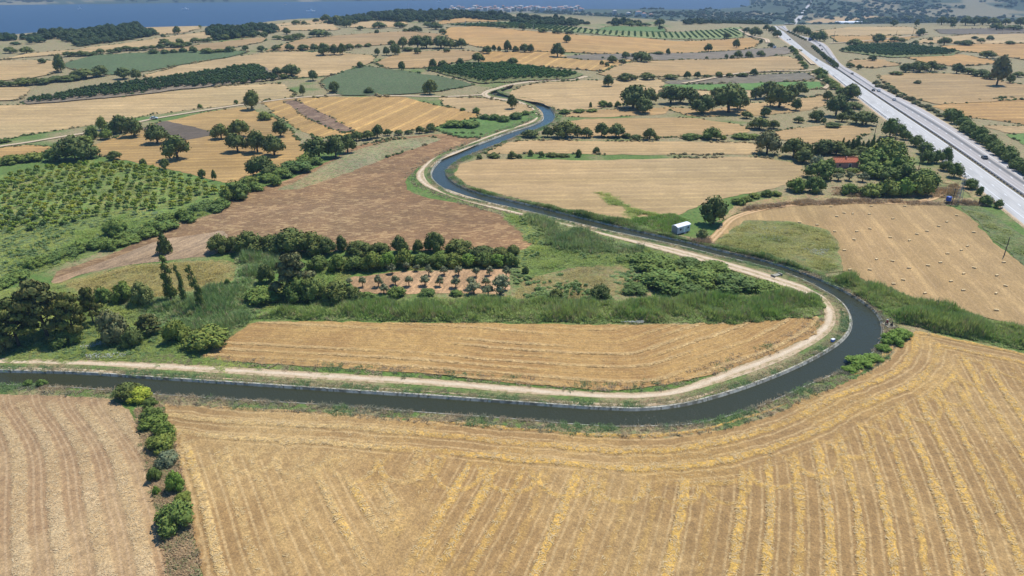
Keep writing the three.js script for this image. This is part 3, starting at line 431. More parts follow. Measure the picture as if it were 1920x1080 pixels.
function patternLeft(x, z, o) {
  const d = -z, so = dOut(x, z), n1 = fbm(x / 9 + 3, z / 9, 2), bend = ss(30, 4, so);
  const u = x + 0.68 * d + 5.5 * bend * bend + 0.8 * (fbm(x / 18, z / 18, 2) - 0.5), r = u / 6.2, f = r - Math.floor(r), id = vn(Math.floor(r) * 3.7 + 0.5, 9.5);
  const w = Math.abs(clamp(f + 0.07 * (vn(x * 0.8, z * 0.8) - 0.5)) - 0.5);
  const q = so / 5, g = q - Math.floor(q), head = ss(9, 4, so);
  o.s = mix(ss(0.27, 0.16, w) * (0.55 + 0.5 * id), ss(0.3, 0.15, Math.abs(g - 0.5)) * 0.6, head) * (0.55 + 0.7 * n1); o.t = Math.max(ss(0.05, 0.02, Math.abs(f - 0.12)), ss(0.05, 0.02, Math.abs(f - 0.9))) * 0.8; o.m = n1;
}
const nearLeft = strawField('stubble_field', [[-160, 738], [-60, 739], [0, 741], [100, 742], [215, 748], [250, 775], [272, 850], [290, 950], [318, 1080], [340, 1250], [-420, 1250]], 'pale sandy stubble field in the near corner beside the hedge', 1024, 1024, patternLeft, SAND, 0.5, 0.075);
const dTr = distGrid(innerTrack, -130, -230, 130, -110, 1.5);
function patternMid(x, z, o) {
  const n1 = fbm(x / 9 + 3, z / 9, 2), so = dTr(x, z) + 1.6 * (fbm(x / 30, z / 14, 2) - 0.5), q = so / 2.9, g = q - Math.floor(q), id = vn(Math.floor(q) * 3.1 + 0.5, x / 26);
  const B = rowsAt(clamp(g + 0.16 * (vn(x * 0.35, z * 0.7) - 0.5))); o.s = B.s * (0.2 + 1.0 * ss(0.25, 0.7, id)) + 0.12 * ss(0.5, 0.7, n1); o.t = B.t * 0.7; o.m = id;
}
const MIDC = [[166, 127, 74], [216, 176, 102], [200, 165, 110], [182, 143, 84], [224, 190, 128]];
const nearMid = strawField('stubble_field', [[375, 672], [420, 640], [470, 606], [560, 602], [740, 606], [950, 607], [1200, 610], [1400, 607], [1530, 592], [1546, 605], [1520, 632], [1430, 672], [1330, 705], [1235, 725], [1150, 733], [1000, 722], [820, 703], [640, 690], [480, 682]], 'golden stubble strip enclosed by the canal bend and the reed bed', 1536, 768, patternMid, MIDC, 0.8, 0.08);

// loose straw lying along the swaths
function scatter(P, n, f) { const B = bounds(P); let k = 0, tries = 0; while (k < n && tries++ < n * 30) { const x = rr(B[0], B[2]), z = rr(B[1], B[3]); if (inPoly(P, x, z) && f(x, z)) k++; } return k; }
const strawGeo = (() => { const gs = []; for (let i = 0; i < 6; i++) { const b = new THREE.PlaneGeometry(0.05, rr(0.35, 0.8)); b.rotateX(-Math.PI / 2 + rr(-0.5, 0.5)); b.rotateY(rr(0, 6.28)); b.translate(rr(-0.25, 0.25), rr(0.03, 0.2), rr(-0.25, 0.25)); gs.push(b); } return mergeGeometries(gs); })();
function instanced(name, geo, mat, list, label, category) {
  const im = new THREE.InstancedMesh(geo, mat, list.length), m = new THREE.Matrix4(), q = new THREE.Quaternion(), e = new THREE.Euler(), v = new THREE.Vector3(), s = new THREE.Vector3(), c = new THREE.Color();
  list.forEach((l, i) => { e.set(l.tx || 0, l.r, l.tz || 0); q.setFromEuler(e); m.compose(v.set(l.x, l.y, l.z), q, s.set(l.w, l.h, l.w)); im.setMatrixAt(i, m); c.setRGB(...l.c); im.setColorAt(i, c); });
  im.name = numbered(name); im.castShadow = im.receiveShadow = true; scene.add(im); return tag(im, label, category, null, 'stuff');
}
{
  const list = [], o = {};
  const lay = (F, n, c0, c1, lift) => scatter(F.P, n, (x, z) => { F.pattern(x, z, o); if (o.s < rnd() * 0.9 + 0.12) return false; const t = rnd(); list.push({ x, y: lift + 0.16 * o.s, z, r: rr(0, 6.28), w: rr(0.5, 1.1), h: rr(0.4, 0.95), c: [mix(c0[0], c1[0], t), mix(c0[1], c1[1], t), mix(c0[2], c1[2], t)] }); return true; });
  lay(nearRight, 13000, [0.62, 0.43, 0.18], [0.72, 0.54, 0.28], 0.05); lay(nearLeft, 5000, [0.6, 0.43, 0.22], [0.7, 0.53, 0.3], 0.05); lay(nearMid, 6000, [0.6, 0.4, 0.15], [0.72, 0.5, 0.24], 0.05);
  instanced('loose_straw', strawGeo, std({ color: 0xffffff, side: THREE.DoubleSide }), list, 'loose golden straw lying in swaths on the stubble', 'straw');
}
// ------------------------------------------------------------------ the highway: two carriageways traced by their edges
const L1 = [[2010, 495], [1920, 423], [1800, 327], [1700, 254], [1608, 184], [1584, 163], [1540, 128], [1505, 101], [1483, 85], [1461, 69], [1449, 55], [1446, 49]];
const L2 = [[2010, 437], [1920, 374], [1830, 310], [1760, 261], [1690, 214], [1613, 162], [1569, 132], [1530, 109], [1495, 82], [1473, 63], [1460, 54], [1455, 49]];
const R1 = [[2010, 428], [1920, 367], [1830, 304], [1760, 256], [1690, 210], [1616, 160], [1572, 131], [1558, 116], [1544, 102], [1536, 91], [1521, 80], [1499, 70], [1474, 58], [1458, 49.5]];
const R2 = [[2010, 384], [1913, 323], [1873, 297], [1817, 260], [1767, 228], [1717, 199], [1650, 166], [1609, 140], [1577, 121], [1563, 104], [1554, 91], [1540, 80], [1521, 73], [1496, 65.5], [1476, 55], [1472, 48.5]];
const edge = (p) => { const c = new THREE.CatmullRomCurve3(toWorld(p).map(([x, z]) => new THREE.Vector3(x, 0, z)), false, 'centripetal'); return c.getSpacedPoints(420).map((v) => [v.x, v.z]); };
const e1 = edge(L1), e2 = edge(L2), e3 = edge(R1), e4 = edge(R2);
const between = (A, B, t) => A.map((p, i) => [mix(p[0], B[i][0], t), mix(p[1], B[i][1], t)]);
const roadM = std({ map: T.asphalt, color: rgb(1.0, 0.97, 0.915), roughness: 0.85 }), roadM2 = std({ map: T.asphalt2, color: rgb(0.96, 0.925, 0.87), roughness: 0.85 });
const paint = std({ color: rgb(0.78, 0.78, 0.76), roughness: 0.7 });
const RL = 0.42; // the embankment stands a little over the fields
function carriageway(A, B, mat, label, lineT) {
  const n = tag(mesh('highway', strip(lifted(A, RL), lifted(B, RL), 1 / 40, 0, 1), mat), label, 'road', null, 'structure');
  for (const t of [lineT[0], lineT[2]]) { const a = between(A, B, t - 0.011), b = between(A, B, t + 0.011); mesh('edge_line', strip(lifted(a, RL + 0.006), lifted(b, RL + 0.006), 1), paint, n); }
  const a = between(A, B, lineT[1] - 0.013), b = between(A, B, lineT[1] + 0.013), gs = []; let acc = 0, from = 0;
  for (let i = 1; i < a.length; i++) { acc += Math.hypot(a[i][0] - a[i - 1][0], a[i][1] - a[i - 1][1]); if (acc > 12) { const j = Math.max(from + 1, i - 1); if (-a[i][1] < 900) gs.push(strip(lifted(a.slice(from, from + 2 + (i - from > 5 ? 1 : 0)), RL + 0.006), lifted(b.slice(from, from + 2 + (i - from > 5 ? 1 : 0)), RL + 0.006), 1)); from = i; acc = 0; } }
  const lm = mesh('lane_dashes', mergeGeometries(gs), paint, n); lm.userData.kind = 'stuff';
  return n;
}
carriageway(e1, e2, roadM, 'pale two-lane carriageway of the highway on the canal side', [0.22, 0.58, 0.95]);
carriageway(e3, e4, roadM2, 'worn grey carriageway of the highway with darker tyre marks', [0.06, 0.40, 0.74]);
// gravel shoulders that fall to the fields
{
  const sh = std({ map: T.dirt, color: rgb(0.95, 0.93, 0.9) });
  const fall = (A, B, k, w) => { const O = A.map((p, i) => { const q = B[i], l = Math.hypot(q[0] - p[0], q[1] - p[1]) || 1; return [p[0] - (q[0] - p[0]) / l * w, p[1] - (q[1] - p[1]) / l * w]; }); return strip(lifted(A, RL), lifted(O, 0.02), 1 / 40, 0.2, 0.6); };
  tag(mesh('road_shoulder', fall(e1, e2, 0, 3.2), sh), 'pale gravel shoulder of the highway above the baled field', 'road shoulder', null, 'structure');
  tag(mesh('road_shoulder', fall(e4, e3, 0, 3.6), sh), 'pale gravel shoulder of the highway beside the pine hedge', 'road shoulder', null, 'structure');
  const medM = std({ map: T.grass, color: rgb(0.30, 0.235, 0.155) });
  tag(mesh('median_strip', strip(lifted(e2, RL - 0.01), lifted(e3, RL - 0.01), 1 / 24, 0, 0.2), medM), 'narrow dusty median strip of the highway', 'median', null, 'structure');
}
// median guard rail with its posts
{
  const M = between(e2, e3, 0.5).filter((p) => -p[1] < 760 && -p[1] > 150), c = new THREE.CatmullRomCurve3(M.map(([x, z]) => new THREE.Vector3(x, RL, z))), len = c.getLength(), n = Math.min(150, Math.round(len / 3.6));
  const g = thing('guard_rail', c.getPoint(0)); const o = g.position; const steel = std({ color: rgb(0.30, 0.28, 0.27), roughness: 0.6, metalness: 0.3 });
  const line = c.getSpacedPoints(260).map((p) => [p.x - o.x, p.z - o.z]);
  const bar = (off, name) => { const A = sideways(line, off).map(([x, z]) => [x, 0.55, z]), B = A.map(([x, y, z]) => [x, 0.86, z]), C = sideways(line, off * 0.4).map(([x, z]) => [x, 0.87, z]); mesh(name, mergeGeometries([strip(A, B, 1), strip(B, C, 1)]), steel, g); };
  bar(0.35, 'rail_beam'); bar(-0.35, 'rail_beam');
  const pg = new THREE.BoxGeometry(0.85, 0.8, 0.28); for (let i = 0; i <= n; i++) { const p = c.getPointAt(i / n), t = c.getTangentAt(i / n); const m = mesh('post', pg, steel, g); m.position.set(p.x - o.x, 0.35, p.z - o.z); m.rotation.y = Math.atan2(t.x, t.z); }
  tag(g, 'dark steel guard rail along the highway median', 'guard rail');
}
// steel barrier on the canal side, near the trees
{
  const M = e1.filter((p) => -p[1] < 640 && -p[1] > 430); const L = sideways(M, 0.6), o = new THREE.Vector3(L[0][0], RL, L[0][1]), g = thing('guard_rail', o), l2 = L.map(([x, z]) => [x - o.x, z - o.z]);
  const steel = std({ color: rgb(0.34, 0.34, 0.34), roughness: 0.6, metalness: 0.3 });
  mesh('rail_beam', mergeGeometries([strip(l2.map(([x, z]) => [x, 0.4, z]), l2.map(([x, z]) => [x, 0.8, z]), 1), strip(l2.map(([x, z]) => [x, 0.8, z]), sideways(l2, 0.15).map(([x, z]) => [x, 0.8, z]), 1)]), steel, g);
  for (let i = 0; i < l2.length; i += 4) { const m = mesh('post', new THREE.BoxGeometry(0.14, 0.9, 0.14), steel, g); m.position.set(l2[i][0], 0.3, l2[i][1]); }
  tag(g, 'steel guard rail at the highway edge above the garden trees', 'guard rail');
}
// the road goes on over the brow and across the plain
{
  const A = edge([[1470, 46.5], [1478, 43.5], [1489, 38], [1508, 17], [1517, 6], [1522, -4]]), B = edge([[1488, 46.5], [1496, 41], [1502, 36], [1511, 21], [1521, 6], [1526, -4]]);
  tag(mesh('highway', strip(lifted(A, 1.6), lifted(B, 1.6), 1 / 40), roadM), 'far stretch of the highway climbing to the hazy hills', 'road', null, 'structure');
}
// ------------------------------------------------------------------ vehicles
const glassM = std({ color: rgb(0.02, 0.025, 0.03), roughness: 0.15 }), tyreM = std({ color: rgb(0.02, 0.02, 0.02) }), lampM = std({ color: rgb(0.5, 0.5, 0.48), roughness: 0.3 });
const wheelG = new THREE.CylinderGeometry(0.33, 0.33, 0.22, 14); wheelG.rotateX(Math.PI / 2);
function profile(pts, w, bevel = 0.06) { const s = new THREE.Shape(); pts.forEach((p, i) => i ? s.lineTo(...p) : s.moveTo(...p)); const g = new THREE.ExtrudeGeometry(s, { depth: w - 2 * bevel, bevelEnabled: true, bevelSize: bevel, bevelThickness: bevel, bevelSegments: 2, steps: 1 }); g.translate(0, 0, -w / 2 + bevel); return g; }
const bodyG = profile([[-2.15, 0.35], [2.1, 0.35], [2.15, 0.62], [2.0, 0.82], [1.0, 0.95], [-1.75, 0.98], [-2.15, 0.9]], 1.78), cabG = profile([[-1.75, 0.95], [1.0, 0.93], [0.35, 1.4], [-1.15, 1.43]], 1.6, 0.1), roofG = profile([[-1.08, 1.40], [0.3, 1.38], [0.2, 1.47], [-0.98, 1.48]], 1.42, 0.05);
function roadDir(A, p) { let k = 0, m = 1e9; A.forEach((q, i) => { const d = Math.hypot(q[0] - p.x, q[1] - p.z); if (d < m) { m = d; k = i; } }); k = clamp(k, 1, A.length - 2); return Math.atan2(-(A[k + 1][1] - A[k - 1][1]), A[k + 1][0] - A[k - 1][0]); }
function car(px, py, col, label, dirLine, flip, lift = RL, turn) {
  const p = G(px, py); p.y = h0(p.x, p.z) + lift; const g = thing('car', p, turn ?? roadDir(dirLine, p) + (flip ? Math.PI : 0)); const paintM = std({ color: col, roughness: 0.3, metalness: 0.2 });
  mesh('body', bodyG, paintM, g); mesh('windows', cabG, glassM, g); mesh('roof', roofG, paintM, g);
  for (const x of [-1.35, 1.35]) for (const z of [-0.8, 0.8]) mesh('wheel', wheelG, tyreM, g).position.set(x, 0.33, z);
  for (const z of [-0.6, 0.6]) mesh('headlight', new THREE.BoxGeometry(0.08, 0.14, 0.34), lampM, g).position.set(2.14, 0.7, z);
  return tag(g, label, 'car', 'cars on the highway');
}
function truck(px, py, col, label, dirLine, flip, L = 9) {
  const p = G(px, py); p.y = h0(p.x, p.z) + RL; const g = thing('truck', p, roadDir(dirLine, p) + (flip ? Math.PI : 0)), m = std({ color: col, roughness: 0.5 });
  mesh('cargo_box', profile([[-L / 2, 0.95], [L / 2 - 2.4, 0.95], [L / 2 - 2.4, 3.6], [-L / 2, 3.6]], 2.45), m, g); mesh('cab', profile([[L / 2 - 2.2, 0.6], [L / 2, 0.6], [L / 2, 1.6], [L / 2 - 0.35, 2.8], [L / 2 - 2.2, 2.9]], 2.4), std({ color: col.clone().multiplyScalar(0.8), roughness: 0.4 }), g);
  mesh('windscreen', new THREE.BoxGeometry(0.06, 0.9, 2.0), glassM, g).position.set(L / 2 - 0.12, 2.1, 0).y; mesh('chassis', new THREE.BoxGeometry(L - 0.4, 0.3, 1.6), tyreM, g).position.y = 0.75;
  for (const x of [-L / 2 + 1.2, -L / 2 + 2.5, L / 2 - 1.2]) for (const z of [-1.05, 1.05]) { const w = mesh('wheel', wheelG, tyreM, g); w.scale.setScalar(1.5); w.position.set(x, 0.5, z); }
  return tag(g, label, 'truck');
}
car(1845, 299, rgb(0.03, 0.04, 0.05), 'dark car driving past the highway pine hedge', e3, false);
car(1637, 171.5, rgb(0.02, 0.02, 0.025), 'black car level with a silver one on the worn carriageway', e3, false);
car(1647, 172.5, rgb(0.35, 0.42, 0.5), 'silver-blue car beside the black car on the highway', e3, false);
car(1676, 189.5, rgb(0.5, 0.52, 0.56), 'silver car following the pair on the worn carriageway', e3, false);
car(1597.5, 140, rgb(0.02, 0.02, 0.025), 'black car alone between the truck and the pair', e3, false);
car(1541, 94.5, rgb(0.03, 0.03, 0.035), 'dark car in the curve by the highway junction, the nearer of two', e3, false);
car(1537, 87, rgb(0.03, 0.03, 0.04), 'dark car in the curve by the highway junction, the farther of two', e3, false);
car(1562.5, 113, rgb(0.75, 0.75, 0.75), 'white car just behind the dark truck on the highway', e3, false);
truck(1567.5, 126, rgb(0.04, 0.05, 0.05), 'dark truck beside the end of the median hedge', e3, false, 8);
truck(1518, 77, rgb(0.06, 0.10, 0.22), 'blue truck at the junction beside the roadside pines', e3, false, 10);
car(1481, 75.5, rgb(0.03, 0.03, 0.04), 'dark car near the brow on the pale carriageway', e1, true);
car(1476.5, 76, rgb(0.75, 0.75, 0.74), 'white car beside the dark one near the brow', e1, true);
car(1531, 114, rgb(0.78, 0.78, 0.77), 'white car alone on the pale carriageway by the median hedge', e1, true);
car(289, 224, rgb(0.85, 0.85, 0.86), 'white car parked on the gravel track by the tilled patch', null, false, 0.35, 0.25).userData.group = undefined;
// ------------------------------------------------------------------ plants: unit shapes (crown one unit wide, one unit high), cloned and scaled
function leafCloud(lobes, n, size, opt = {}) {
  const pos = [], nor = [], col = [], area = lobes.map((l) => l[3] * l[4] + l[3] * l[5]), tot = area.reduce((a, b) => a + b);
  const P = new THREE.Vector3(), N = new THREE.Vector3(), A = new THREE.Vector3(), B = new THREE.Vector3(), c = new THREE.Vector3();
  const put = (v, nn, k) => { pos.push(v.x, v.y, v.z); nor.push(nn.x, nn.y, nn.z); col.push(k[0], k[1], k[2]); };
  for (let i = 0; i < n; i++) {
    let r = rnd() * tot, li = 0; while (li < lobes.length - 1 && (r -= area[li]) > 0) li++;
    const l = lobes[li]; N.set(rr(-1, 1), rr(-1, 1), rr(-1, 1)); if (N.lengthSq() > 1 || N.lengthSq() < 0.01) { i--; continue; } N.normalize(); if (N.y < -0.55 && rnd() < 0.6) { i--; continue; }
    const rad = opt.open ? rr(0.45, 1.12) : rr(0.74, 1.14); P.set(l[0] + N.x * l[3] * rad, l[1] + N.y * l[4] * rad, l[2] + N.z * l[5] * rad); if (P.y < 0.01) P.y = rr(0.01, 0.08);
    const s = size * rr(0.6, 1.4); A.set(rr(-1, 1), rr(-1, 1), rr(-1, 1)).normalize(); B.copy(N).lerp(A, opt.wild ?? 0.55).normalize(); A.cross(B).normalize(); c.crossVectors(B, A);
    if (opt.upright) { A.set(rr(-0.5, 0.5), 1, rr(-0.5, 0.5)).normalize(); c.crossVectors(B, A).normalize(); }
    if (B.dot(N) < 0) B.negate(); const nn = B.clone().lerp(N, 0.55).normalize(), b = rr(0.72, 1.3), hue = rr(-1, 1), k = [b * (1 + 0.16 * hue), b, b * (1 - 0.1 * hue)], el = opt.long ?? 1.25;
    const q = (x, y) => P.clone().addScaledVector(A, x * s * el).addScaledVector(c, y * s);
    if (B.dot(N) < 0) B.negate(); if (c.clone().cross(A).dot(N) > 0) c.negate();
    const v0 = q(-0.5, -0.15), v1 = q(0, -0.5), v2 = q(0.5, 0.12), v3 = q(0.05, 0.5);
    put(v0, nn, k); put(v1, nn, k); put(v2, nn, k); put(v0, nn, k); put(v2, nn, k); put(v3, nn, k);
  }
  if (!opt.nocore) for (const l of lobes) { // the dense inside of each clump
    const g = new THREE.IcosahedronGeometry(1, 1), p = g.attributes.position; for (let i = 0; i < p.count; i++) { const x = p.getX(i), y = p.getY(i), z = p.getZ(i), k = (opt.core ?? 0.74) * (0.86 + 0.3 * vn(x * 2.2 + l[0] * 9 + 20, y * 2.2 + z * 1.7 + 20)); c.set(l[0] + x * l[3] * k, Math.max(0.005, l[1] + y * l[4] * k), l[2] + z * l[5] * k); N.set(x, y, z); put(c, N, [0.9, 0.9, 0.9]); }
  }
  const g = new THREE.BufferGeometry(); g.setAttribute('position', new THREE.Float32BufferAttribute(pos, 3)); g.setAttribute('normal', new THREE.Float32BufferAttribute(nor, 3)); g.setAttribute('color', new THREE.Float32BufferAttribute(col, 3)); return g;
}
function limb(a, b, r0, r1) { const A = new THREE.Vector3(...a), B = new THREE.Vector3(...b), g = new THREE.CylinderGeometry(r1, r0, A.distanceTo(B), 7, 1); g.applyQuaternion(new THREE.Quaternion().setFromUnitVectors(new THREE.Vector3(0, 1, 0), B.clone().sub(A).normalize())); g.translate((A.x + B.x) / 2, (A.y + B.y) / 2, (A.z + B.z) / 2); return g; }
const trunkG = (h, r, n = 3, sp = 0.2, up = 0.55) => { const gs = [limb([0, -0.03, 0], [0.01, h, 0.01], r, r * 0.75)]; for (let i = 0; i < n; i++) { const a = i / n * 6.28 + rr(0, 1); gs.push(limb([0.01, h * 0.9, 0.01], [Math.cos(a) * sp, up + rr(-0.06, 0.06), Math.sin(a) * sp], r * 0.6, r * 0.25)); } return mergeGeometries(gs); };
const ball = (n, y0, y1, R, rx, ry) => { const L = []; for (let i = 0; i < n; i++) { const a = i * 2.4 + rr(0, 0.8), q = Math.sqrt((i + 0.4) / n) * R, y = mix(y1, y0, Math.pow(q / R, 1.6)) + rr(-0.06, 0.06), k = rr(0.8, 1.25); L.push([Math.cos(a) * q, y, Math.sin(a) * q, rx * k, ry * k, rx * k]); } return L; };
const V = {};
const KINDS = {
  oak: () => ({ crown: leafCloud(ball(10, 0.32, 0.72, 0.31, 0.185, 0.22), 1100, 0.062), trunk: trunkG(0.22, 0.045) }),
  bush: () => ({ crown: leafCloud(ball(9, 0.26, 0.66, 0.32, 0.18, 0.26), 1000, 0.065), trunk: trunkG(0.2, 0.03, 3, 0.2, 0.4) }),
  bigbush: () => ({ crown: leafCloud(ball(11, 0.26, 0.68, 0.33, 0.17, 0.25), 2200, 0.05), trunk: trunkG(0.2, 0.02, 3, 0.2, 0.4) }),
  roundpine: () => ({ crown: leafCloud(ball(8, 0.30, 0.70, 0.27, 0.22, 0.27), 760, 0.055, { long: 2.0, wild: 0.5 }), trunk: trunkG(0.3, 0.03) }),
  bigpine: () => { const L = []; for (let i = 0; i < 20; i++) { const t = (i + 0.5) / 20, a = i * 2.4, q = (0.36 * Math.sqrt(1 - t) + 0.05) * rr(0.6, 1.1); L.push([Math.cos(a) * q, 0.26 + 0.66 * t, Math.sin(a) * q, rr(0.12, 0.18), rr(0.05, 0.085), rr(0.12, 0.18)]); } return { crown: leafCloud(L, 2600, 0.042, { long: 1.9, wild: 0.6, core: 0.75 }), trunk: mergeGeometries([limb([0, -0.02, 0], [0.03, 0.85, 0], 0.035, 0.012), ...L.slice(0, 14).map((l) => limb([0.01, l[1] - 0.08, 0], [l[0], l[1], l[2]], 0.012, 0.006))]) }; },
  poplar: () => { const L = []; for (let i = 0; i < 12; i++) { const t = (i + 0.5) / 12; L.push([rr(-0.15, 0.15), 0.12 + 0.84 * t, rr(-0.15, 0.15), 0.34 * (1 - 0.55 * t) * rr(0.7, 1.1), 0.075, 0.34 * (1 - 0.55 * t) * rr(0.7, 1.1)]); } return { crown: leafCloud(L, 1700, 0.06, { wild: 0.85, upright: true, core: 0.5, long: 0.6, open: true }), trunk: limb([0, -0.02, 0], [0.02, 0.9, 0], 0.06, 0.02) }; },
  olive: () => ({ crown: leafCloud(ball(7, 0.42, 0.74, 0.28, 0.19, 0.18), 700, 0.05, { open: true, core: 0.6, long: 2 }), trunk: trunkG(0.28, 0.05) }),
  conifer: () => { const L = []; for (let i = 0; i < 9; i++) { const t = (i + 0.4) / 9; L.push([rr(-0.04, 0.04), 0.1 + 0.84 * t, rr(-0.04, 0.04), 0.47 * (1 - t) + 0.06, 0.09, 0.47 * (1 - t) + 0.06]); } return { crown: leafCloud(L, 520, 0.085, { wild: 0.6, long: 1.6 }), trunk: limb([0, -0.02, 0], [0, 0.6, 0], 0.05, 0.02) }; },
  orchard: () => { const L = ball(6, 0.40, 0.66, 0.30, 0.16, 0.2); return { crown: leafCloud(L, 260, 0.10, { wild: 0.7, open: true, core: 0.7 }), trunk: trunkG(0.25, 0.03, 2) }; },
};
const NV = { oak: 6, bush: 5, bigbush: 4, roundpine: 3, bigpine: 4, poplar: 3, olive: 4, conifer: 3, orchard: 5 };
const COL = { // leaf colours, several shades of each kind
  oak: [[0.128, 0.154, 0.028], [0.112, 0.142, 0.028], [0.147, 0.168, 0.029]], bush: [[0.159, 0.215, 0.029], [0.133, 0.182, 0.029], [0.194, 0.231, 0.033]], bigbush: [[0.172, 0.215, 0.041], [0.147, 0.202, 0.033], [0.208, 0.230, 0.059]],
  roundpine: [[0.108, 0.151, 0.021], [0.121, 0.163, 0.024]], bigpine: [[0.168, 0.168, 0.029], [0.137, 0.154, 0.028], [0.152, 0.154, 0.035]], poplar: [[0.147, 0.185, 0.033]], olive: [[0.264, 0.271, 0.125], [0.228, 0.243, 0.110]], conifer: [[0.126, 0.160, 0.029], [0.169, 0.200, 0.026]], orchard: [[0.252, 0.299, 0.022], [0.208, 0.271, 0.022], [0.328, 0.334, 0.024]],
  lush: [[0.142, 0.208, 0.034], [0.121, 0.182, 0.034], [0.164, 0.225, 0.034]], silver: [[0.277, 0.288, 0.153], [0.215, 0.242, 0.119]], yellow: [[0.378, 0.415, 0.034]], grey: [[0.176, 0.175, 0.061]], bright: [[0.170, 0.266, 0.030]] };
const barkM = std({ color: rgb(0.10, 0.075, 0.055) });
const leafM = {}; for (const k in COL) leafM[k] = COL[k].map((c) => std({ color: rgb(...c), vertexColors: true, side: THREE.DoubleSide, roughness: 0.9 }));
for (const k in KINDS) { V[k] = []; for (let i = 0; i < NV[k]; i++) V[k].push(KINDS[k]()); }
let tk = 0;
const NAMES = { oak: 'oak_tree', bush: 'shrub', bigbush: 'shrub', roundpine: 'pine_tree', bigpine: 'pine_tree', poplar: 'poplar_tree', olive: 'olive_tree', conifer: 'conifer_tree', orchard: 'orchard_tree' };
function plantAt(kind, p, W, H, label, category, group, tone, lean) {
  const v = V[kind][tk++ % V[kind].length], ms = leafM[tone || kind], g = thing(NAMES[kind], p, rr(0, 6.28)); if (lean) g.rotation.set(0, 0, lean);
  const m = mesh('crown', v.crown, ms[Math.floor(rnd() * ms.length)], g), t = mesh('trunk', v.trunk, barkM, g); g.scale.set(W, H, W); p.y -= 0.05;
  g.position.copy(p); return tag(g, label, category, group);
}
// plant given by its foot, width and height in the photograph
function plantPx(kind, px, py, w, h, label, category, group, tone, lean) {
  const q = G(px, py), s0 = Math.sin(q.dep), p = G(px, py - 0.3 * w * s0), W = w / p.s, H = clamp((h / p.s - 0.3 * W * s0) / Math.cos(p.dep), W * 0.3, W * 6);
  return plantAt(kind, p, W * 1.2, H * 1.15, label, category, group, tone, lean);
}
// a zone of plants, counted off from one named end: list rows [x, y, w, h, kind?, tone?]
function zone(list, kind, what, where, group, category, from = 1, tone) {
  const L = list.slice().sort((a, b) => (a[0] - b[0]) * from);
  L.forEach((r, i) => plantPx(r[4] || kind, r[0], r[1], r[2], r[3], (L.length === 1 ? what + ' ' + where : ord(i + 1) + ' ' + what + ' ' + where), category, L.length > 1 ? group : undefined, r[5] || tone));
}
// hand-placed
const P1 = (kind, x, y, w, h, label, cat = 'tree', tone, lean) => plantPx(kind, x, y, w, h, label, cat, undefined, tone, lean);
P1('oak', 473, 207, 29, 36, 'tall dark oak standing right on the gravel track bend');
P1('oak', 228, 251, 32, 36, 'dark oak beside the gravel track, farther of a close pair');
P1('oak', 253, 258, 38, 36, 'dark oak at the corner of the tilled patch, nearer of a close pair');
P1('oak', 296, 271, 41, 36, 'round oak casting shade at the foot of the tilled patch');
P1('oak', 334, 302, 50, 46, 'biggest round oak alone in the golden field near the orchard');
zone([[415, 262, 30, 28], [449, 258, 36, 34], [446, 287, 38, 36], [483, 288, 36, 42], [515, 294, 40, 38]], 'oak', 'round oak', 'from the lone oak in the clump of five on the golden field', 'clump of oaks on the golden field', 'tree');
P1('oak', 526, 258, 29, 31, 'single oak at the edge of the curving golden field');
P1('bush', 497, 226, 27, 16, 'low green shrub between the track oak and the striped field', 'shrub');
P1('bigbush', 493, 335, 54, 42, 'large rounded dark shrub at the corner of the golden field', 'shrub', 'oak');
zone([[447, 375, 46, 34], [425, 378, 28, 26], [470, 352, 34, 22], [515, 335, 30, 16], [545, 318, 34, 16], [570, 310, 30, 18]], 'bush', 'shrub', 'from the orchard along the hedge below the oak field', 'hedge shrubs below the oak field', 'shrub');
zone([[598, 300, 50, 42], [630, 297, 34, 40], [652, 288, 30, 34], [578, 305, 24, 20], [668, 265, 22, 18], [690, 263, 26, 18], [708, 259, 20, 26], [727, 255, 15, 13], [748, 254, 16, 10], [766, 252, 16, 8], [787, 251, 15, 14], [808, 248, 18, 17], [800, 250, 10, 8]], 'oak', 'dark hedgerow tree', 'from the oak field along the far edge of the ploughed field', 'hedgerow beyond the ploughed field', 'tree');
zone([[175, 262, 24, 26], [193, 245, 20, 26], [213, 252, 28, 22], [200, 262, 24, 20], [160, 272, 30, 18], [136, 272, 26, 14], [112, 278, 22, 12]], 'bush', 'track-side shrub', 'towards the tilled patch beside the gravel track', 'shrubs beside the gravel track', 'shrub');
P1('bigbush', 142, 305, 70, 46, 'massive dark green shrub mound at the top of the orchard', 'shrub', 'oak');
zone([[98, 304, 30, 24], [60, 304, 40, 18], [25, 308, 44, 18], [-10, 312, 40, 18]], 'bush', 'dark shrub', 'from the picture edge along the upper end of the orchard', 'shrubs at the upper orchard end', 'shrub');
zone([[215, 301, 24, 18], [269, 312, 13, 14], [311, 319, 18, 21], [380, 335, 14, 17], [402, 339, 9, 20]], 'oak', 'small tree', 'from the shrub mound along the orchard and golden field border', 'small trees on the orchard border', 'tree');
zone([[375, 203, 9, 8], [443, 195, 8, 8], [12, 268, 16, 8], [0, 270, 14, 10]], 'bush', 'tiny roadside bush', 'from the picture edge along the long pale stubble field', 'bushes along the long stubble field', 'shrub');
P1('bigbush', 218, 444, 42, 32, 'bright green bushy shrub below the young orchard', 'shrub', 'lush');
P1('conifer', 310, 477, 24, 42, 'dark lopsided conifer alone on the dry reddish bank', 'tree', 'oak');
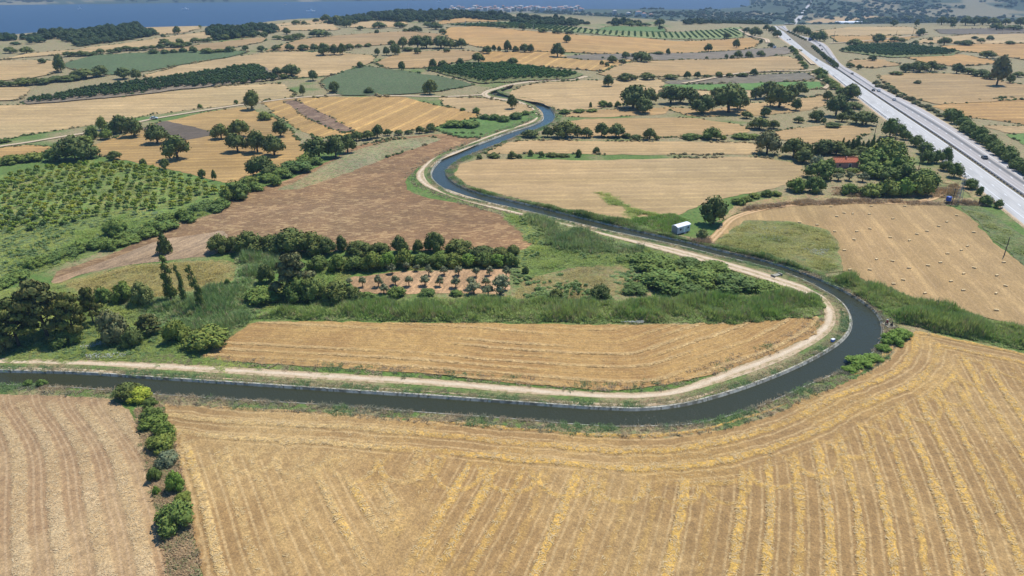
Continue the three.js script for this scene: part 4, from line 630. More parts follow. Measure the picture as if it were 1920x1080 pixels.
{ // hedge shrubs under the orchard
  const line = [[590, 308], [540, 335], [490, 352], [440, 378], [400, 396], [350, 412], [300, 432], [255, 452], [205, 465], [150, 482], [95, 500], [40, 522], [-20, 545]], L = [];
  for (let i = 0; i < 46; i++) { const t = i / 45 * (line.length - 1.001), k = t | 0, f = t - k; L.push([mix(line[k][0], line[k + 1][0], f) + rr(-9, 9), mix(line[k][1], line[k + 1][1], f) + rr(-9, 5), rr(24, 44), rr(12, 22)]); }
  zone(L, 'bush', 'green hedge shrub', 'from the golden field down the lower orchard hedge', 'lower orchard hedge', 'shrub', -1, 'lush');
}
zone([[413, 476, 41, 35], [440, 474, 29, 29], [470, 478, 53, 42], [510, 476, 45, 34], [547, 481, 70, 50], [588, 480, 47, 42], [612, 482, 39, 34], [641, 472, 21, 30], [673, 482, 47, 29], [712, 480, 39, 25], [749, 478, 31, 34], [784, 474, 19, 24], [815, 476, 37, 40], [860, 478, 48, 27], [905, 482, 41, 20], [938, 482, 33, 17], [962, 480, 25, 20]], 'bigbush', 'dark thicket tree', 'from the conifer along the back of the long thicket', 'back row of the long thicket', 'tree', 1, 'oak');
zone([[597, 509, 38, 28], [632, 511, 32, 32], [667, 511, 42, 30], [700, 509, 36, 36], [726, 506, 34, 32, 'bigbush', 'bright'], [758, 503, 36, 34], [790, 501, 34, 26, 'bigbush', 'lush'], [825, 502, 38, 28], [850, 502, 32, 26], [877, 501, 34, 24, 'bigbush', 'bright'], [906, 502, 36, 28], [932, 501, 32, 24, 'bigbush', 'bright'], [957, 501, 30, 26]], 'bigbush', 'green thicket shrub', 'from the big scrub clump along the front of the long thicket', 'front row of the long thicket', 'shrub', 1, 'bush');
P1('bigpine', 553, 560, 62, 76, 'tall greyish crown in the middle of the scrub clump', 'tree', 'grey');
P1('bigbush', 500, 533, 30, 38, 'dark round tree at the back of the scrub clump', 'tree', 'oak');
P1('bigbush', 560, 568, 58, 48, 'leafy green shrub at the foot of the grey crown', 'shrub', 'bush');
P1('bigbush', 596, 570, 50, 48, 'grey-green shrub in the middle of the scrub clump', 'shrub', 'bigbush');
P1('bigbush', 632, 572, 56, 42, 'wide dark shrub at the olive end of the scrub clump', 'shrub', 'oak');
P1('bigbush', 660, 572, 40, 34, 'smaller dark shrub next to the nearest olive trees', 'shrub', 'oak');
P1('bigbush', 492, 572, 62, 32, 'low bright green shrub at the reed end of the scrub clump', 'shrub', 'lush');
zone([[743, 560, 34, 22], [690, 562, 26, 14], [800, 556, 30, 14], [855, 556, 24, 12]], 'bush', 'low green shrub', 'from the scrub clump in front of the olive grove', 'shrubs in front of the olives', 'shrub', 1, 'lush');
zone([[762, 509, 15, 18], [782, 510, 14, 14], [804, 518, 17, 20], [833, 518, 18, 18], [860, 519, 19, 20], [893, 521, 16, 20], [918, 518, 16, 18], [949, 522, 18, 22], [735, 515, 17, 20]], 'olive', 'silvery olive tree', 'from the scrub clump in the back row of the grove', 'back row of olive trees', 'tree');
zone([[680, 540, 15, 22], [655, 535, 14, 14], [710, 540, 19, 23], [742, 537, 19, 20], [767, 539, 18, 22], [797, 538, 22, 22], [825, 539, 18, 20], [855, 542, 21, 22], [883, 544, 22, 25], [911, 540, 19, 20], [947, 546, 21, 27]], 'olive', 'silvery olive tree', 'from the scrub clump in the middle row of the grove', 'middle row of olive trees', 'tree');
zone([[720, 553, 20, 20], [889, 556, 32, 26], [915, 558, 26, 24], [938, 558, 38, 40]], 'olive', 'olive tree', 'from the scrub clump in the short front row by the reeds', 'front row of olive trees', 'tree', 1);
P1('bush', 1043, 565, 27, 23, 'dark round shrub between the dry meadow and the reeds, the smaller of two', 'shrub', 'oak');
P1('bigbush', 1125, 566, 40, 30, 'dark round shrub between the dry meadow and the reeds, the larger of two', 'shrub', 'oak');
P1('bush', 985, 514, 12, 14, 'tiny dark shrub at the end of the long thicket', 'shrub', 'oak');
zone([[1167, 492, 23, 7], [1230, 514, 76, 19], [1290, 502, 44, 15], [1210, 500, 57, 11], [1245, 546, 86, 19], [1310, 537, 76, 17], [1375, 548, 76, 16], [1430, 556, 66, 12], [1190, 552, 48, 10], [1340, 515, 57, 9], [1290, 556, 57, 10]], 'bigbush', 'bramble mound', 'from the dry meadow towards the canal bend', 'bramble mounds by the canal bend', 'shrub', 1, 'lush');
// the dark pines and their neighbours
P1('bigpine', 36, 657, 74, 86, 'broad dark pine at the picture edge with bare forked trunk');
P1('bigpine', 90, 642, 80, 102, 'tallest dark pine of the group beside the dirt track');
P1('bigpine', 142, 642, 54, 84, 'dark pine next to the tallest one, towards the reeds');
P1('bigpine', 176, 612, 34, 66, 'slim spired pine at the back of the dark group');
P1('bigbush', 216, 648, 54, 66, 'grey-green tall shrub ending the dark pine group', 'tree', 'grey');
P1('bigbush', 250, 654, 38, 38, 'dark low shrub at the foot of the grey-green tall shrub', 'shrub', 'oak');
P1('bigbush', 128, 650, 54, 36, 'grey-green shrub under the dark pines', 'shrub', 'bigbush');
P1('bigbush', 12, 664, 36, 40, 'grey shrub below the pine at the picture edge', 'shrub', 'grey');
P1('bigpine', 283, 632, 38, 40, 'small pine standing apart between the reeds and the dark group');
P1('bush', 196, 570, 30, 32, 'light green young tree behind the dark pines', 'tree', 'lush');
P1('bigbush', 233, 570, 38, 40, 'green tree on the dry slope, the farther from the poplars', 'tree', 'bush');
P1('bigbush', 270, 576, 38, 46, 'green tree on the dry slope, the nearer to the poplars', 'tree', 'bigbush');
P1('bigbush', 333, 646, 44, 46, 'upright dark green shrub beside the golden strip field', 'shrub', 'bush');
P1('bigbush', 390, 658, 78, 42, 'wide domed shrub touching the golden strip field corner', 'shrub', 'bush');
P1('bigbush', 335, 574, 22, 12, 'low shrub at the foot of the poplars', 'shrub', 'oak'); P1('bush', 428, 540, 12, 18, 'small bush in the reeds beyond the poplars', 'shrub', 'bush');
P1('poplar', 322, 568, 28, 80, 'thick tall poplar, first of the three poplars'); P1('poplar', 349, 574, 16, 68, 'middle poplar of the three, shorter and slim', 'tree', null, 0.08); P1('poplar', 384, 585, 20, 80, 'leaning poplar standing apart from the other two', 'tree', null, 0.16);
// foreground hedge
P1('bigbush', 240, 752, 52, 32, 'dark shrub overhanging the near canal bank', 'shrub', 'oak'); P1('bigbush', 262, 754, 44, 26, 'yellow-green shrub on the near canal bank', 'shrub', 'yellow');
zone([[283, 765, 24, 18], [285, 795, 37, 30], [288, 806, 49, 26], [308, 822, 40, 30], [304, 850, 50, 33], [315, 878, 40, 30, 'bigbush', 'silver'], [291, 905, 24, 28], [331, 925, 32, 39, 'bigbush', 'bright'], [294, 930, 13, 19, 'bush', 'bright'], [344, 942, 29, 16]].map((r) => r), 'bigbush', 'shrub', 'from the picture edge in the hedge between the near fields', 'hedge between the two near stubble fields', 'shrub', 1, 'bush');
P1('bigbush', 333, 1000, 72, 50, 'lone grey-green shrub nearest the camera at the hedge end', 'shrub', 'bigbush');
zone([[53, 724, 16, 12], [80, 725, 18, 14]], 'bush', 'small green bush', 'from the picture edge on the near canal bank', 'bushes on the near canal bank', 'shrub', 1, 'lush');
zone([[1690, 636, 40, 18], [1668, 646, 36, 20], [1612, 690, 46, 18], [1636, 680, 36, 14], [1592, 699, 26, 11], [1655, 660, 26, 14], [1680, 648, 30, 10]], 'bigbush', 'bright green shrub', 'from the near water along the outer bank below the anglers', 'shrubs on the outer bank below the anglers', 'shrub', 1, 'bright');
// round the house
P1('oak', 1337, 424, 47, 52, 'big dense tree beside the white cabin'); P1('bush', 1316, 449, 20, 20, 'small grey-green bush below the white cabin', 'shrub', 'bigbush');
P1('oak', 1438, 291, 42, 46, 'grey-green spreading tree with visible trunk at the stubble corner', 'tree', 'grey');
zone([[1487, 298, 44, 38], [1505, 307, 36, 26], [1545, 291, 42, 28], [1567, 292, 32, 26], [1590, 296, 34, 18], [1612, 290, 26, 16], [1510, 296, 24, 26]], 'oak', 'dark garden tree', 'from the grey-green spreading tree behind the house', 'trees behind the house', 'tree');
{ const L = []; for (let i = 0; i < 15; i++) L.push([1520 + i * 9.6, 292 - i * 1.1 + rr(-2, 2), rr(9, 13), rr(16, 25)]); zone(L, 'conifer', 'narrow cypress', 'from the stubble corner in the row behind the house', 'cypress row behind the house', 'tree'); }
P1('bush', 1530, 316, 30, 24, 'silvery shrub at the garden corner', 'shrub', 'silver'); P1('bush', 1549, 318, 20, 18, 'brownish green bush next to the silvery shrub', 'shrub', 'grey');
zone([[1533, 338, 48, 34], [1552, 322, 22, 24], [1572, 324, 26, 9], [1598, 324, 26, 9], [1632, 318, 52, 38], [1655, 312, 58, 52], [1682, 328, 48, 40], [1635, 334, 48, 28], [1694, 337, 42, 30], [1683, 292, 28, 24], [1664, 340, 40, 26], [1640, 300, 40, 24]], 'bush', 'garden tree', 'from the stubble field in front of and beside the house', 'garden trees round the house', 'tree');
zone([[1571, 340, 23, 16], [1592, 340, 21, 17], [1617, 342, 23, 18]], 'olive', 'round olive', 'from the stubble field in the row before the house', 'olives before the house', 'tree');
zone([[1490, 361, 36, 26], [1527, 363, 38, 32], [1593, 366, 32, 22], [1632, 371, 42, 26], [1661, 370, 42, 34], [1691, 369, 36, 32, 'bush', 'bright'], [1725, 369, 42, 38], [1731, 347, 46, 30], [1437, 370, 20, 14], [1415, 372, 24, 10], [1455, 368, 22, 10], [1384, 385, 26, 14], [1400, 378, 20, 10]], 'bush', 'roadside shrub', 'from the white cabin along the dry reeds above the baled field', 'shrubs above the baled field', 'shrub');
zone([[1668, 259, 34, 36], [1687, 254, 22, 21], [1698, 263, 21, 18], [1716, 276, 25, 22], [1733, 291, 30, 24], [1739, 308, 28, 26], [1756, 307, 24, 25], [1772, 306, 20, 30], [1788, 334, 28, 28], [1775, 322, 26, 20], [1818, 356, 27, 21], [1836, 367, 12, 18], [1846, 386, 25, 20], [1871, 391, 16, 17]], 'roundpine', 'round dark pine', 'towards the baled field along the canal-side highway edge', 'pines along the highway edge', 'tree');
{ const L = []; for (let i = 0; i < 17; i++) { const t = i / 16; L.push([1781 + t * 165 + rr(-3, 3), 228 + t * 112 + 8 * t * t + rr(-2, 2), rr(24, 32), rr(21, 27)]); } zone(L, 'roundpine', 'dark hedge pine', 'from the far end of the pine hedge beyond the highway', 'pine hedge beyond the highway', 'tree'); }
// trees between the fields on the highway side
zone([[1187, 206, 54, 46], [1206, 214, 34, 28], [1216, 196, 30, 28], [1257, 196, 42, 33], [1275, 193, 26, 28], [1293, 196, 36, 30], [1317, 215, 44, 38], [1345, 187, 30, 22], [1366, 214, 60, 52], [1387, 206, 30, 34], [1417, 187, 20, 22], [1440, 186, 42, 32], [1460, 204, 48, 44], [1480, 190, 30, 30], [1497, 180, 32, 24], [1492, 208, 20, 22]], 'oak', 'big dark oak', 'from the canal in the oak belt below the bright green strip', 'oak belt below the green strip', 'tree');
zone([[1130, 201, 18, 13], [1143, 201, 11, 9], [1158, 201, 12, 11], [1107, 202, 6, 11], [1058, 214, 22, 9], [1085, 212, 22, 7], [1110, 211, 20, 6]], 'bush', 'small bush', 'from the canal leading up to the oak belt', 'bushes leading to the oak belt', 'shrub');
zone([[1551, 189, 18, 19], [1567, 220, 40, 40], [1593, 187, 31, 28], [1400, 223, 22, 14], [1433, 220, 20, 19], [1423, 244, 36, 24], [1450, 242, 22, 16], [1497, 231, 20, 12], [1530, 229, 29, 21], [1543, 233, 10, 12], [1578, 229, 23, 17], [1617, 236, 46, 27], [1590, 222, 24, 16], [1600, 205, 30, 14], [1560, 240, 30, 8]], 'oak', 'field-side tree', 'towards the highway between the oak belt and the garden', 'trees between the oak belt and the garden', 'tree');
zone([[1333, 263, 34, 24], [1356, 262, 14, 8], [1390, 262, 34, 9], [1415, 262, 30, 9], [1295, 262, 34, 8], [1310, 260, 20, 6]], 'bush', 'bank shrub', 'from the canal row on the bank behind the pale strip', 'bank behind the pale strip', 'shrub');
zone([[995, 259, 32, 15], [1027, 258, 22, 19], [1060, 260, 46, 31], [1083, 258, 18, 20], [1100, 259, 22, 20], [1128, 258, 26, 27], [1155, 259, 32, 25], [1175, 260, 18, 10], [1218, 263, 23, 22], [1193, 263, 22, 10], [1232, 263, 12, 9]], 'oak', 'dark oak', 'from the canal in the row before the dusty tan field', 'row of oaks beside the canal', 'tree');
zone([[899, 299, 11, 9], [960, 298, 17, 14], [974, 297, 10, 8], [995, 293, 11, 12], [1015, 295, 11, 12], [1085, 295, 12, 15], [1118, 288, 13, 12], [1037, 295, 24, 5], [1058, 295, 20, 5], [925, 297, 24, 4]], 'bush', 'small bush', 'from the canal on the thin bank across the pale stubble', 'bushes on the thin bank', 'shrub', 1, 'oak');
P1('oak', 960, 205, 19, 26, 'lone dark oak in the small dry field by the far canal bend'); P1('oak', 806, 178, 26, 29, 'lone round oak at the edge of the dark green crop'); P1('bush', 692, 176, 18, 12, 'low oak bush at the foot of the dark green crop', 'shrub', 'oak');
zone([[892, 212, 15, 10], [867, 208, 12, 6], [910, 224, 22, 10], [927, 226, 22, 12], [945, 229, 26, 12], [968, 224, 26, 14], [985, 216, 18, 8], [880, 240, 40, 10], [850, 240, 40, 8]], 'bush', 'green bank shrub', 'from the golden field on the bank of the far canal bend', 'shrubs on the far canal bank', 'shrub', 1, 'lush');
// middle and far distance
zone([[676, 128, 12, 12], [753, 132, 14, 17], [628, 174, 19, 20], [568, 180, 10, 20], [587, 152, 19, 19], [547, 145, 36, 23], [520, 142, 18, 15], [533, 148, 16, 10], [812, 128, 14, 17], [830, 127, 18, 13], [863, 124, 15, 14], [876, 124, 10, 8], [897, 118, 23, 18], [960, 122, 20, 14]], 'oak', 'oak', 'from the dense orchard to the bright orchard round the dark green crop', 'oaks round the dark green crop', 'tree');
zone([[607, 105, 24, 23], [627, 104, 17, 19], [642, 104, 16, 21], [655, 94, 18, 11], [708, 104, 11, 13], [725, 104, 13, 15], [741, 104, 21, 21], [755, 90, 18, 19], [783, 92, 32, 24], [800, 91, 28, 22], [827, 91, 34, 22], [845, 91, 20, 16], [865, 91, 19, 18], [783, 102, 14, 12], [837, 99, 13, 9], [690, 88, 14, 7], [672, 90, 14, 7], [735, 84, 14, 8], [765, 96, 24, 8]], 'oak', 'hedge oak', 'from the pale slope along the ridge field', 'oaks along the ridge field', 'tree');
zone([[913, 102, 18, 15], [926, 97, 9, 12], [936, 97, 7, 10], [952, 98, 14, 21], [967, 98, 12, 12], [983, 99, 18, 16], [995, 99, 13, 15], [1045, 108, 25, 25], [1173, 110, 16, 12], [1203, 117, 32, 19], [1190, 108, 16, 8], [1148, 119, 18, 15], [1128, 122, 8, 8], [1138, 126, 9, 9], [1167, 119, 14, 8], [1235, 103, 20, 6], [1252, 103, 8, 12]], 'oak', 'field oak', 'towards the highway along the lower side of the broad golden field', 'oaks below the broad golden field', 'tree');
P1('oak', 1063, 81, 15, 15, 'lone dark oak in the middle of the broad golden field');
zone([[1140, 163, 20, 21], [1173, 153, 30, 15], [1187, 151, 14, 10], [1213, 151, 30, 14], [1258, 149, 28, 10], [1288, 148, 13, 14], [1307, 147, 13, 12], [1347, 146, 15, 11], [1368, 146, 14, 9], [1392, 145, 20, 9], [1413, 143, 14, 14], [1325, 146, 16, 6]], 'oak', 'oak', 'from the canal along the hedge above the green strip', 'hedge above the green strip', 'tree');
zone([[1328, 98, 15, 15], [1380, 91, 13, 17], [1362, 73, 14, 11], [1383, 110, 15, 14], [1403, 109, 15, 12], [1426, 107, 15, 12], [1362, 111, 8, 9], [1372, 111, 8, 8], [1325, 111, 6, 5], [1415, 69, 24, 17], [1400, 62, 16, 10], [1447, 62, 14, 12], [1457, 71, 16, 14], [1437, 57, 12, 10], [1427, 82, 7, 8], [1445, 90, 14, 9]], 'oak', 'distant tree', 'towards the highway around the tilled strip', 'distant trees near the tilled strip', 'tree');
zone([[1495, 62, 16, 14], [1503, 64, 16, 15], [1512, 67, 16, 14], [1525, 76, 18, 15], [1537, 78, 22, 19], [1484, 46, 14, 7]], 'roundpine', 'dark roadside pine', 'from the brow beside the far highway', 'pines beside the far highway', 'tree');
{ const L = []; for (let i = 0; i < 15; i++) { const t = i / 14; L.push([1524 + 43 * t, 90 + 38 * t, 7 + 3 * t, 6 + 4 * t]); } for (let i = 0; i < 8; i++) L.push([1478 + i * 4.6, 61 + i * 2.2, 6, 4]); zone(L, 'bush', 'clipped median bush', 'from the brow in the highway median hedge', 'median hedge of the highway', 'shrub', 1, 'oak'); }
zone([[1600, 87, 26, 13], [1615, 88, 20, 8], [1645, 82, 24, 18], [1652, 74, 8, 8], [1725, 68, 15, 15], [1770, 85, 22, 14], [1778, 80, 12, 8], [1810, 86, 26, 11], [1795, 83, 16, 6], [1855, 76, 13, 9], [1850, 110, 30, 14], [1676, 79, 18, 10], [1690, 80, 14, 8], [1715, 84, 12, 8], [1744, 76, 9, 5], [1745, 85, 10, 6], [1827, 74, 12, 6], [1838, 80, 14, 8], [1893, 84, 18, 7]], 'oak', 'distant shrub oak', 'from the highway across the far fields', 'shrub oaks across the far fields', 'tree');
zone([[1697, 137, 22, 17], [1712, 133, 20, 16], [1724, 137, 32, 22], [1745, 134, 24, 19], [1793, 139, 24, 19], [1815, 140, 26, 12], [1838, 145, 30, 14], [1635, 115, 16, 11], [1593, 127, 15, 10], [1610, 131, 10, 10], [1765, 131, 18, 8], [1855, 150, 24, 14], [1893, 157, 15, 17], [1908, 145, 20, 10], [1680, 142, 24, 6]], 'oak', 'hedge tree', 'from the highway along the reddish dry field', 'hedge along the reddish dry field', 'tree');
P1('oak', 1868, 162, 34, 54, 'tall loose-crowned tree on the far side of the highway', 'tree', 'grey'); P1('bush', 1720, 158, 13, 8, 'lone shrub in the reddish dry field', 'shrub', 'grey');
zone([[1765, 47, 17, 15], [1783, 47, 20, 15], [1810, 48, 20, 16], [1827, 48, 20, 15], [1842, 47, 16, 14], [1860, 48, 22, 14], [1868, 57, 22, 14], [1885, 47, 16, 12], [1912, 50, 22, 16], [1786, 51, 9, 6], [1718, 50, 9, 13], [1738, 40, 12, 7], [1675, 49, 14, 11], [1650, 42, 16, 10], [1662, 42, 16, 11], [1700, 40, 20, 10], [1900, 57, 30, 8]], 'oak', 'far tree', 'from the greenhouse along the brow of the valley', 'trees along the brow of the valley', 'tree');
// shrub line between the service lane and the highway
{ const L = []; for (let i = 0; i < 12; i++) L.push([1530 + i * 5.5 + rr(-4, 4), 140 + i * 4.2 + rr(-3, 3), rr(14, 22), rr(9, 14)]); for (let i = 0; i < 7; i++) L.push([1484 + i * 4, 93 + i * 5.5, rr(9, 14), rr(6, 9)]); zone(L, 'bush', 'embankment shrub', 'from the brow down the canal-side embankment of the highway', 'embankment shrubs', 'shrub'); }
{ const L = []; for (let i = 0; i < 16; i++) { const t = i / 15; L.push([1640 + 145 * t + rr(-4, 4), 160 + 68 * t + rr(-3, 1), rr(10, 18), rr(5, 10)]); } zone(L, 'bush', 'low verge shrub', 'from the far end on the verge beyond the highway', 'verge shrubs beyond the highway', 'shrub', 1, 'grey'); }
// far left hedges
{
  const hedge = (line, n, w, h, what, where, group) => { const L = []; for (let i = 0; i < n; i++) { const t = i / (n - 1) * (line.length - 1.001), k = t | 0, f = t - k; L.push([mix(line[k][0], line[k + 1][0], f) + rr(-3, 3), mix(line[k][1], line[k + 1][1], f) + rr(-1.5, 1.5), rr(w[0], w[1]), rr(h[0], h[1])]); } zone(L, 'oak', what, where, group, 'tree'); };
  hedge([[0, 165], [60, 160], [110, 155], [150, 149]], 9, [18, 34], [9, 15], 'hedge oak', 'from the picture edge below the pale hilltop field', 'hedge below the hilltop field');
  zone([[162, 148, 42, 18], [188, 144, 29, 21], [232, 149, 28, 21], [257, 150, 18, 19], [115, 136, 20, 32], [80, 120, 14, 10], [44, 158, 24, 12], [50, 101, 22, 12], [20, 100, 20, 12]], 'oak', 'dark oak', 'from the picture edge round the smooth green crop', 'oaks round the smooth green crop', 'tree');
  hedge([[126, 108], [170, 104], [230, 97], [290, 92], [350, 88]], 16, [12, 24], [6, 11], 'ridge shrub', 'from the green crop along the upper hedge', 'upper hedge on the ridge');
  hedge([[290, 101], [330, 100], [372, 101], [420, 98], [480, 95], [540, 96], [590, 95]], 14, [12, 26], [7, 13], 'ridge oak', 'from the green crop along the middle hedge', 'middle hedge on the ridge');
  hedge([[310, 84], [370, 80], [430, 74], [490, 70], [540, 75], [560, 72]], 12, [12, 22], [7, 12], 'coast hedge tree', 'from the coastal scrub along the brown strip', 'hedge along the brown strip');
  zone([[333, 65, 14, 15], [306, 71, 10, 7], [310, 79, 8, 5], [538, 65, 14, 13], [555, 47, 16, 9], [570, 46, 12, 6], [593, 42, 12, 7], [612, 42, 20, 14], [630, 45, 22, 16], [598, 70, 40, 14], [650, 52, 18, 14], [665, 46, 12, 8], [676, 57, 14, 8], [710, 54, 26, 12], [750, 53, 22, 12], [780, 59, 16, 10], [805, 52, 24, 10], [818, 56, 24, 14], [830, 64, 14, 10], [707, 63, 10, 7], [760, 60, 12, 6], [772, 60, 14, 8], [786, 60, 12, 9]], 'oak', 'coast oak', 'from the picture edge side along the pale coastal terraces', 'oaks on the coastal terraces', 'tree');
}
// the dark leafy hedge trees along the vines
zone([[980, 58, 16, 14], [1018, 62, 18, 9], [1045, 64, 18, 9], [1068, 65, 16, 8], [925, 50, 16, 8], [945, 54, 20, 9], [1236, 49, 18, 14], [1238, 56, 10, 8], [1196, 50, 14, 8], [1180, 50, 24, 9], [1210, 50, 22, 6], [842, 40, 4, 6]], 'oak', 'vine-side tree', 'from the ridge along the vine rows', 'trees along the vine rows', 'tree');

// ------------------------------------------------------------------ the young orchard, tree by tree in rows
{
  const P = toWorld([[-70, 352], [40, 322], [150, 306], [240, 308], [330, 326], [424, 356], [400, 372], [330, 392], [270, 398], [170, 412], [90, 432], [-70, 446]]), B = bounds(P), spots = [];
  const ca = Math.cos(0.42), sa = Math.sin(0.42);
  for (let i = -80; i < 80; i++) for (let j = -80; j < 80; j++) { const u = i * 4.7 + rr(-0.5, 0.5), v = j * 4.3 + rr(-0.6, 0.6), x = -110 + u * ca - v * sa, z = -260 + u * sa + v * ca; if (inPoly(P, x, z) && rnd() > 0.09) spots.push([x, z, i, j]); }
  spots.sort((a, b) => b[1] - a[1]); console.log('orchard', spots.length);
  const near = spots.slice(0, 300), rows = [...new Set(near.map((s) => s[3]))].sort((a, b) => b - a);
  near.forEach(([x, z, i, j]) => { const mates = near.filter((s) => s[3] === j).map((s) => s[2]).sort((a, b) => b - a); plantAt('orchard', on(x, z), rr(2.4, 4.3), rr(1.9, 3.4), ord(mates.indexOf(i) + 1) + ' tree from the field end in the ' + ord(rows.indexOf(j) + 1) + ' row of the young orchard', 'tree', 'young orchard trees', rnd() < 0.7 ? undefined : 'lush'); });
  const rest = spots.slice(300).map(([x, z]) => ({ x, y: h0(x, z), z, r: rr(0, 6), w: rr(2.7, 4.2), h: rr(2.3, 3.6), c: [1, 1, 1].map(() => rr(0.85, 1.15)) }));
  if (rest.length) instanced('orchard_trees', V.orchard[0].crown, leafM.orchard[0], rest, 'farthest trees of the young yellow-green orchard', 'tree');
}
// far orchards and vines: seen as rows only
function plantation(name, px, du, dv, ang, w, h, tones, label, category, jit = 0.12, geo) {
  const P = toWorld(px), B = bounds(P), L = [], ca = Math.cos(ang), sa = Math.sin(ang), cx = (B[0] + B[2]) / 2, cz = (B[1] + B[3]) / 2, R = Math.hypot(B[2] - B[0], B[3] - B[1]) / 2;
  for (let u = -R; u < R; u += du) for (let v = -R; v < R; v += dv) { const x = cx + u * ca - v * sa + rr(-jit, jit) * du, z = cz + u * sa + v * ca + rr(-jit, jit) * dv; if (inPoly(P, x, z) && !(name === 'woodland' && fbm(x / 32, z / 32, 2) < 0.4)) { const b = rr(0.8, 1.2) * (0.7 + 0.6 * fbm(x / 40, z / 40, 2)); L.push({ x, y: h0(x, z) - 0.1, z, r: rr(0, 6), w: w * rr(0.85, 1.2), h: h * (name === 'woodland' ? rr(0.4, 1.2) * (0.5 + fbm(x / 60, z / 60, 2)) : rr(0.85, 1.2)), c: [b * (1 + 0.3 * (fbm(x / 50 + 9, z / 30, 2) - 0.5)), b, b * 0.9] }); } }
  console.log(name, L.length);
  return instanced(name, geo || V.orchard[1].crown, std({ color: rgb(...tones), vertexColors: true, side: THREE.DoubleSide }), L, label, category);
}
plantation('orchard_rows', [[45, 192], [180, 166], [300, 150], [430, 130], [478, 123], [525, 151], [430, 160], [330, 166], [270, 175], [130, 188], [62, 194]], 6.2, 4.0, 0.12, 5.2, 4.6, [0.078, 0.129, 0.033], 'dense dark orchard rows between two pale stubble fields', 'orchard');
plantation('orchard_rows', [[800, 133], [860, 124], [945, 121], [1000, 129], [1086, 140], [1068, 147], [960, 150], [905, 155], [868, 146]], 5.4, 4.6, 0.5, 5.4, 4.4, [0.088, 0.165, 0.030], 'bright green orchard block behind the dark green crop', 'orchard');
plantation('orchard_rows', [[1577, 96], [1602, 87], [1690, 84], [1795, 97], [1775, 103], [1670, 106]], 5.6, 4.6, 0.3, 5.2, 4.2, [0.078, 0.140, 0.033], 'dark orchard block beyond the highway', 'orchard');
plantation('vine_rows', [[1050, 60], [1120, 58], [1250, 62], [1383, 54], [1387, 69], [1270, 72], [1190, 69]], 9.0, 3.4, 0.16, 4.0, 2.8, [0.085, 0.157, 0.037], 'long green vine rows on the slope above the broad golden field', 'vineyard', 0.04);
plantation('vine_rows', [[838, 48], [960, 43], [1060, 51], [1110, 57], [1050, 59], [940, 52]], 8.0, 4.4, 0.2, 5.0, 3.6, [0.076, 0.140, 0.037], 'dark orchard rows beside the wooded ridge', 'vineyard', 0.08);
plantation('woodland', [[35, 77], [65, 66], [110, 60], [160, 62], [250, 52], [270, 58], [300, 66], [220, 79], [145, 88], [140, 80], [95, 78], [50, 84]], 8, 8, 0.3, 11, 8, [0.061, 0.096, 0.033], 'dark evergreen scrub wood along the coast', 'wood', 0.5, V.oak[0].crown);
plantation('woodland', [[385, 58], [400, 54], [440, 57], [470, 47], [500, 50], [530, 58], [490, 68], [440, 73], [405, 76], [392, 66]], 8, 8, 0.3, 11, 9, [0.061, 0.099, 0.033], 'dark evergreen wood below the pale coastal terraces', 'wood', 0.5, V.oak[1].crown);
plantation('woodland', [[-40, 73], [25, 70], [30, 84], [-40, 90]], 8, 8, 0.3, 11, 8, [0.061, 0.096, 0.033], 'small dark scrub wood at the picture edge above the sea', 'wood', 0.5, V.oak[1].crown);
plantation('woodland', [[690, 30], [740, 24], [800, 23], [860, 26], [900, 28], [960, 33], [1030, 38], [1090, 43], [1110, 48], [1080, 50], [1000, 47], [930, 40], [870, 34], [820, 42], [770, 44], [700, 38]], 11, 11, 0.3, 14, 10, [0.065, 0.099, 0.033], 'long dark wood along the ridge before the coastal town', 'wood', 0.5, V.oak[2].crown);
plantation('woodland', [[610, 44], [660, 33], [690, 31], [700, 40], [660, 44], [640, 50]], 10, 10, 0.3, 12, 9, [0.065, 0.099, 0.033], 'dark wood between the coastal terraces and the ridge', 'wood', 0.5, V.oak[3].crown);
plantation('woodland', [[1140, 45], [1180, 43], [1200, 47], [1160, 51]], 10, 10, 0.3, 13, 10, [0.065, 0.099, 0.033], 'small dark wood behind the green field', 'wood', 0.5, V.oak[3].crown);
plantation('woodland', [[1280, 46], [1310, 36], [1380, 35], [1420, 40], [1445, 44], [1430, 47], [1380, 45], [1300, 47]], 14, 14, 0.3, 14, 9, [0.071, 0.102, 0.037], 'scattered trees on the brow beside the far highway', 'wood', 0.6, V.oak[4].crown);
plantation('woodland', [[1600, 43], [1640, 36], [1730, 34], [1800, 40], [1760, 41], [1690, 40], [1640, 43]], 14, 14, 0.3, 14, 9, [0.071, 0.102, 0.037], 'dark trees on the brow behind the greenhouse', 'wood', 0.6, V.oak[5].crown);
